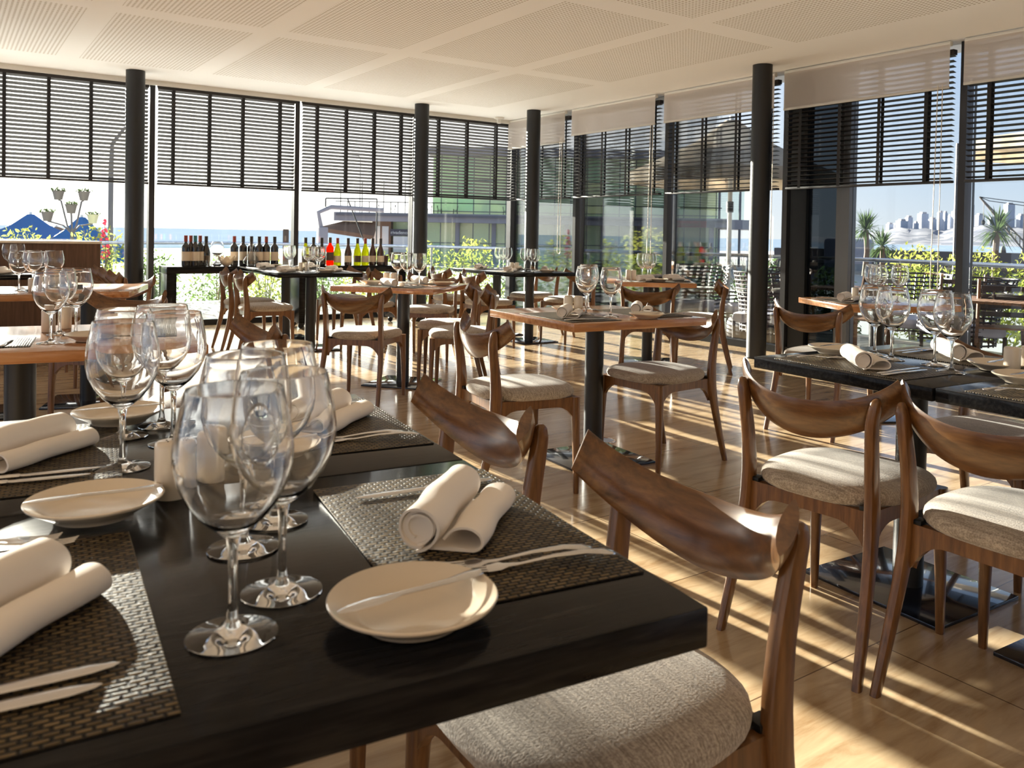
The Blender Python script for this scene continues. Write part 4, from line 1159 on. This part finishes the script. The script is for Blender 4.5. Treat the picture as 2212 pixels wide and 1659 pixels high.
# terrace furniture -----------------------------------------------------------
def make_wicker(m, open_=False):
    t = empty('wicker_armchair'); tag(t, 'x', 'armchair')
    # local faces +y; woven shell of horizontal bands
    q = MB()
    for i in range(15):
        z = .22 + i * .048
        pts = []
        for j in range(17):
            a = PI + PI * j / 16
            rx, ry = .33 + .03 * i / 14, .34 + .10 * (i / 14)
            pts.append((rx * math.cos(a), ry * math.sin(a) + .02 - (.12 * max(0, i - 6) / 8), z))
        if i < 8: pts = [(-.33, .34, z)] + pts + [(.33, .34, z)]
        q.tube(pts, .011, 5)
    q.build('woven_back', m, t)
    q = MB()
    for j in range(13):
        a = PI + PI * j / 12
        q.tube([(.33 * math.cos(a), .34 * math.sin(a) + .02, .2), (.345 * math.cos(a), .38 * math.sin(a) + .02, .55), (.36 * math.cos(a), .44 * math.sin(a) - .10, .90)], .009, 4)
    q.build('uprights', m, t)
    MB().rbox((-.34, -.32, .30), (.34, .36, .42), .05).build('cushion', 'cushion_outdoor', t)
    for sx in (-1, 1):
        for y in (-.3, .3):
            MB().tube([(sx * .3, y, 0), (sx * .31, y, .32)], .02, 6).build('leg', m, t)
    return t
WK = Kind(make_wicker('wicker'))
for x, y, f_, lab in ((7.72, 9.6, 150, 'grey wicker armchair outside right of the far corner pillar'), (8.3, 8.0, 205, 'dark slatted wicker armchair outside behind the oak table glasses'),
                      (8.55, 7.25, 160, 'rounded wicker armchair outside left of the tall right pillar'), (9.0, 5.3, 200, 'wicker armchair outside left of the right window post'),
                      (8.7, 4.6, 140, 'wicker armchair outside with pale cushion behind the four glasses'), (8.2, 3.1, 170, 'high backed dark wicker armchair at the right picture edge'),
                      (7.8, 6.4, 20, 'wicker armchair outside hidden by the tall pillar')):
    WK.put((x, y, -.12), math.radians(f_ - 90), lab, 'wicker armchairs on the terrace')
def make_teak_chair():
    t = empty('folding_chair'); tag(t, 'x', 'chair')
    q = MB()
    for i in range(7): q.box((-.21, -.2 + i * .06, .42), (.21, -.155 + i * .06, .44))
    q.build('seat_slats', 'teak', t, 0)
    q = MB()
    for i in range(4):
        z = .55 + i * .085; q.box((-.2, -.245 - i * .02, z), (.2, -.225 - i * .02, z + .05))
    q.build('back_slats', 'wicker', t, 0)
    for sx in (-1, 1):
        MB().tube([(sx * .22, .2, 0), (sx * .22, -.2, .5), (sx * .22, -.32, .92)], .017, 6).build('leg', 'teak', t)
        MB().tube([(sx * .2, -.22, 0), (sx * .2, .16, .43)], .016, 6).build('leg', 'teak', t)
    return t
TK = Kind(make_teak_chair())
for x, y, f_, lab in ((8.9, 4.75, 200, 'teak folding chair outside with slanted wooden frame'), (8.6, 4.15, 30, 'teak folding chair outside left of the right window post'), (8.1, 5.35, 180, 'teak folding chair outside right of the grey jamb')):
    TK.put((x, y, -.12), math.radians(f_ - 90), lab, 'teak chairs on the terrace')
def teak_table(x, y, lx, ly, deg, lab):
    t = empty('slatted_table', (x, y, -.12), math.radians(deg)); tag(t, lab, 'table', 'slatted tables on the terrace')
    q = MB(); n = int(ly / .075)
    for i in range(n): q.box((-lx / 2, -ly / 2 + i * .075, .70), (lx / 2, -ly / 2 + i * .075 + .062, .725))
    q.build('top_slats', 'teak', t, 0)
    for sx in (-1, 1):
        for sy in (-1, 1): MB().rbox((sx * (lx / 2 - .05) - .03, sy * (ly / 2 - .05) - .03, 0), (sx * (lx / 2 - .05) + .03, sy * (ly / 2 - .05) + .03, .7), .006).build('leg', 'teak', t)
teak_table(8.3, 3.75, .8, 1.4, 10, 'slatted teak table outside behind the right window post')
teak_table(8.55, 5.9, .8, .8, 0, 'slatted table outside right of the tall pillar')
teak_table(8.2, 8.75, .7, .7, 0, 'low slatted table outside behind the middle oak table')
q = MB().rbox((-.33, -.3, -.12), (.33, .3, .22), .12, None, 3); o = q.build('pouf', 'wicker', None); o.location = (8.05, 6.75, 0); tag(o, 'low dark pouf on the terrace left of the tall right pillar', 'pouf')
canopy('large_parasol', 47.95, 12.0, 2.79, 2.06, 1.44, 'canvas_beige', 'large beige parasol seen through the blinds left of the tall pillar', 8, 'white_paint', -.12)
canopy('large_parasol', 69.0, 12.5, 2.72, 2.45, 1.6, 'canvas_beige', 'dark parasol edge at the right picture edge, seen through the blind', 8, 'white_paint', -.12)
# yuccas ------------------------------------------------------------------
def make_yucca(seed):
    t = empty('yucca'); tag(t, 'x', 'palm')
    MB().tube([(0, 0, 0), (.05, 0, .9), (0, 0, 1.7)], [.12, .09, .09], 8).build('trunk', 'trunk', t)
    r_ = random.Random(seed); q = MB()
    for i in range(150):
        a = r_.uniform(0, 6.28); e_ = r_.uniform(-.7, 1.35); L = r_.uniform(.65, .95); w_ = .028
        u = Vector((math.cos(a) * math.cos(e_), math.sin(a) * math.cos(e_), math.sin(e_))); v = Vector((-math.sin(a), math.cos(a), 0)) * w_
        b = Vector((0, 0, 1.7)); m_ = b + u * L * .55; tip = b + u * L - Vector((0, 0, .18 * math.cos(e_)))
        q.add([tuple(b - v * .5), tuple(b + v * .5), tuple(m_ + v), tuple(m_ - v), tuple(tip)], [(0, 1, 2, 3), (3, 2, 4)])
    q.build('fronds', 'leaf_dark', t, 0)
    return t
YU = [Kind(make_yucca(1)), Kind(make_yucca(2))]
for d_, D, z, k_, lab in ((56.5, 33, -.15, 0, 'left of two yuccas beside the grey door jamb'), (57.5, 36, -.75, 1, 'right of two yuccas beside the grey door jamb'), (63.9, 29, -.2, 0, 'big yucca at the right under the crane')):
    YU[k_].put(hd(d_, D, z), rng.uniform(0, 6), lab, 'yuccas beyond the terrace')
o = MB().tube([(0, 0, 0), (0, 0, 6.2)], [.06, .035], 8).build('flagpole', 'wicker', None); o.location = hd(61.62, 26, -2.3); tag(o, 'thin dark pole in front of the skyline', 'pole')
# crane
t = empty('harbour_crane', hd(65.35, 60, -2.3), math.radians(-65)); tag(t, 'lattice harbour crane at the right, jib pointing left', 'crane')
q = MB(); q.box((-.1, -.35, 0), (.6, .35, 6.0))
q.build('tower', 'crane_steel', t, 0)
q = MB()
A, B = Vector((.2, -.4, 2.7)), Vector((-2.55, -.4, 6.35))
for o_ in ((0, .22), (0, -.22), (.3, 0)):
    q.tube([A + Vector((o_[0], o_[1], o_[0])), B], .05, 5)
for i in range(12):
    u0, u1 = i / 12, (i + 1) / 12
    q.tube([A.lerp(B, u0) + Vector((0, .22 * (1 - u0), 0)), A.lerp(B, u1) + Vector((.3 * (1 - u1), 0, .3 * (1 - u1)))], .03, 4)
    q.tube([A.lerp(B, u0) + Vector((0, -.22 * (1 - u0), 0)), A.lerp(B, u1) + Vector((.3 * (1 - u1), 0, .3 * (1 - u1)))], .03, 4)
q.build('jib', 'crane_steel', t, 0)
q = MB()
q.tube([B, (-2.0, -.3, 6.1), (.3, 0, 5.75)], .025, 4); q.tube([B, (-1.6, -.3, 6.2), (.3, 0, 5.95)], .025, 4); q.tube([(-2.3, -.4, 6.05), (-2.3, -.4, 4.9)], .02, 4)
q.build('cables', 'black_metal', t, 0)
MB().lathe([(0, 4.55), (.10, 4.65), (.12, 4.8), (.04, 4.92), (0, 4.92)], 10, None, (-2.3, -.4)).build('hook', 'black_metal', t)
# pier wall, hill, towers
p = hd(59.8, 90, -2.3)
t = empty('pier_wall', p, math.radians(-60)); tag(t, 'low stone pier wall in front of the far city', 'wall')
MB().box((-14, -1, 0), (22, 1, 2.55)).build('wall_run', 'rock', t, 0)
MB().rbox((-9, -2, 0), (-4.5, 2, 3.6), .3).build('bastion', 'concrete', t)
q = MB()
for i in range(8):
    x = 7 + i * 1.7; q.lathe([(0, 2.55), (.25, 2.55), (.2, 3.0), (.1, 3.2), (0, 3.2)], 8, None, (x, 0))
q.build('bollards', 'rock', t)
q = MB(); r_ = random.Random(11)
N = 60
rows = []
for j, (D, zf) in enumerate(((2100, -.2), (2300, .35), (2550, .8), (2900, 1.0), (3300, .7))):
    row = []
    for i in range(N + 1):
        dg = 53 + 30 * i / N
        prof = 30 + 34 * (1 - math.exp(-max(0, dg - 56) / 4)) + 6 * math.sin(i * .7) + 4 * math.sin(i * 1.9)
        pnt = hd(dg, D, -6 + prof * max(0, zf) * (1.0 if dg > 55 else .5)); row.append(tuple(pnt))
    rows.append(row)
vs = [p_ for rw in rows for p_ in rw]; fs = []
for j in range(len(rows) - 1):
    for i in range(N): fs.append((j * (N + 1) + i, j * (N + 1) + i + 1, (j + 1) * (N + 1) + i + 1, (j + 1) * (N + 1) + i))
struct(q.add(vs, fs).build('far_hill', 'city_hill', None, 60))
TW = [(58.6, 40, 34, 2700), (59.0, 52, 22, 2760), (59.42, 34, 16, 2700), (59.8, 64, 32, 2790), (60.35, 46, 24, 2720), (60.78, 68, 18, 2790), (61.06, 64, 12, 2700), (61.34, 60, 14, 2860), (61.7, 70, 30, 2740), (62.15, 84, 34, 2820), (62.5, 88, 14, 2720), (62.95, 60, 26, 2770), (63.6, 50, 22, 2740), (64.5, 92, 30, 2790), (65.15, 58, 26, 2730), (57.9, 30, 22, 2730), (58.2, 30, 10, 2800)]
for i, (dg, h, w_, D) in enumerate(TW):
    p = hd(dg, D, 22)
    t = empty('tower_block', p, math.radians(30 - dg)); tag(t, 'haze-paled tower block on the far skyline', 'building', 'tower blocks on the far skyline')
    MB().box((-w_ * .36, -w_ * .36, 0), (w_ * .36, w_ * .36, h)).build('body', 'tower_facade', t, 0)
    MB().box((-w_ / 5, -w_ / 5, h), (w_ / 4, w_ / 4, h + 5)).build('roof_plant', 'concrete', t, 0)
o = MB().rbox((-.9, -.5, 0), (.9, .5, .9), .3, None, 3).build('parked_car', 'van_white', None); o.location = hd(51.0, 15.2, -.6); tag(o, 'white rounded shape of a parked car behind the shrubs', 'car')
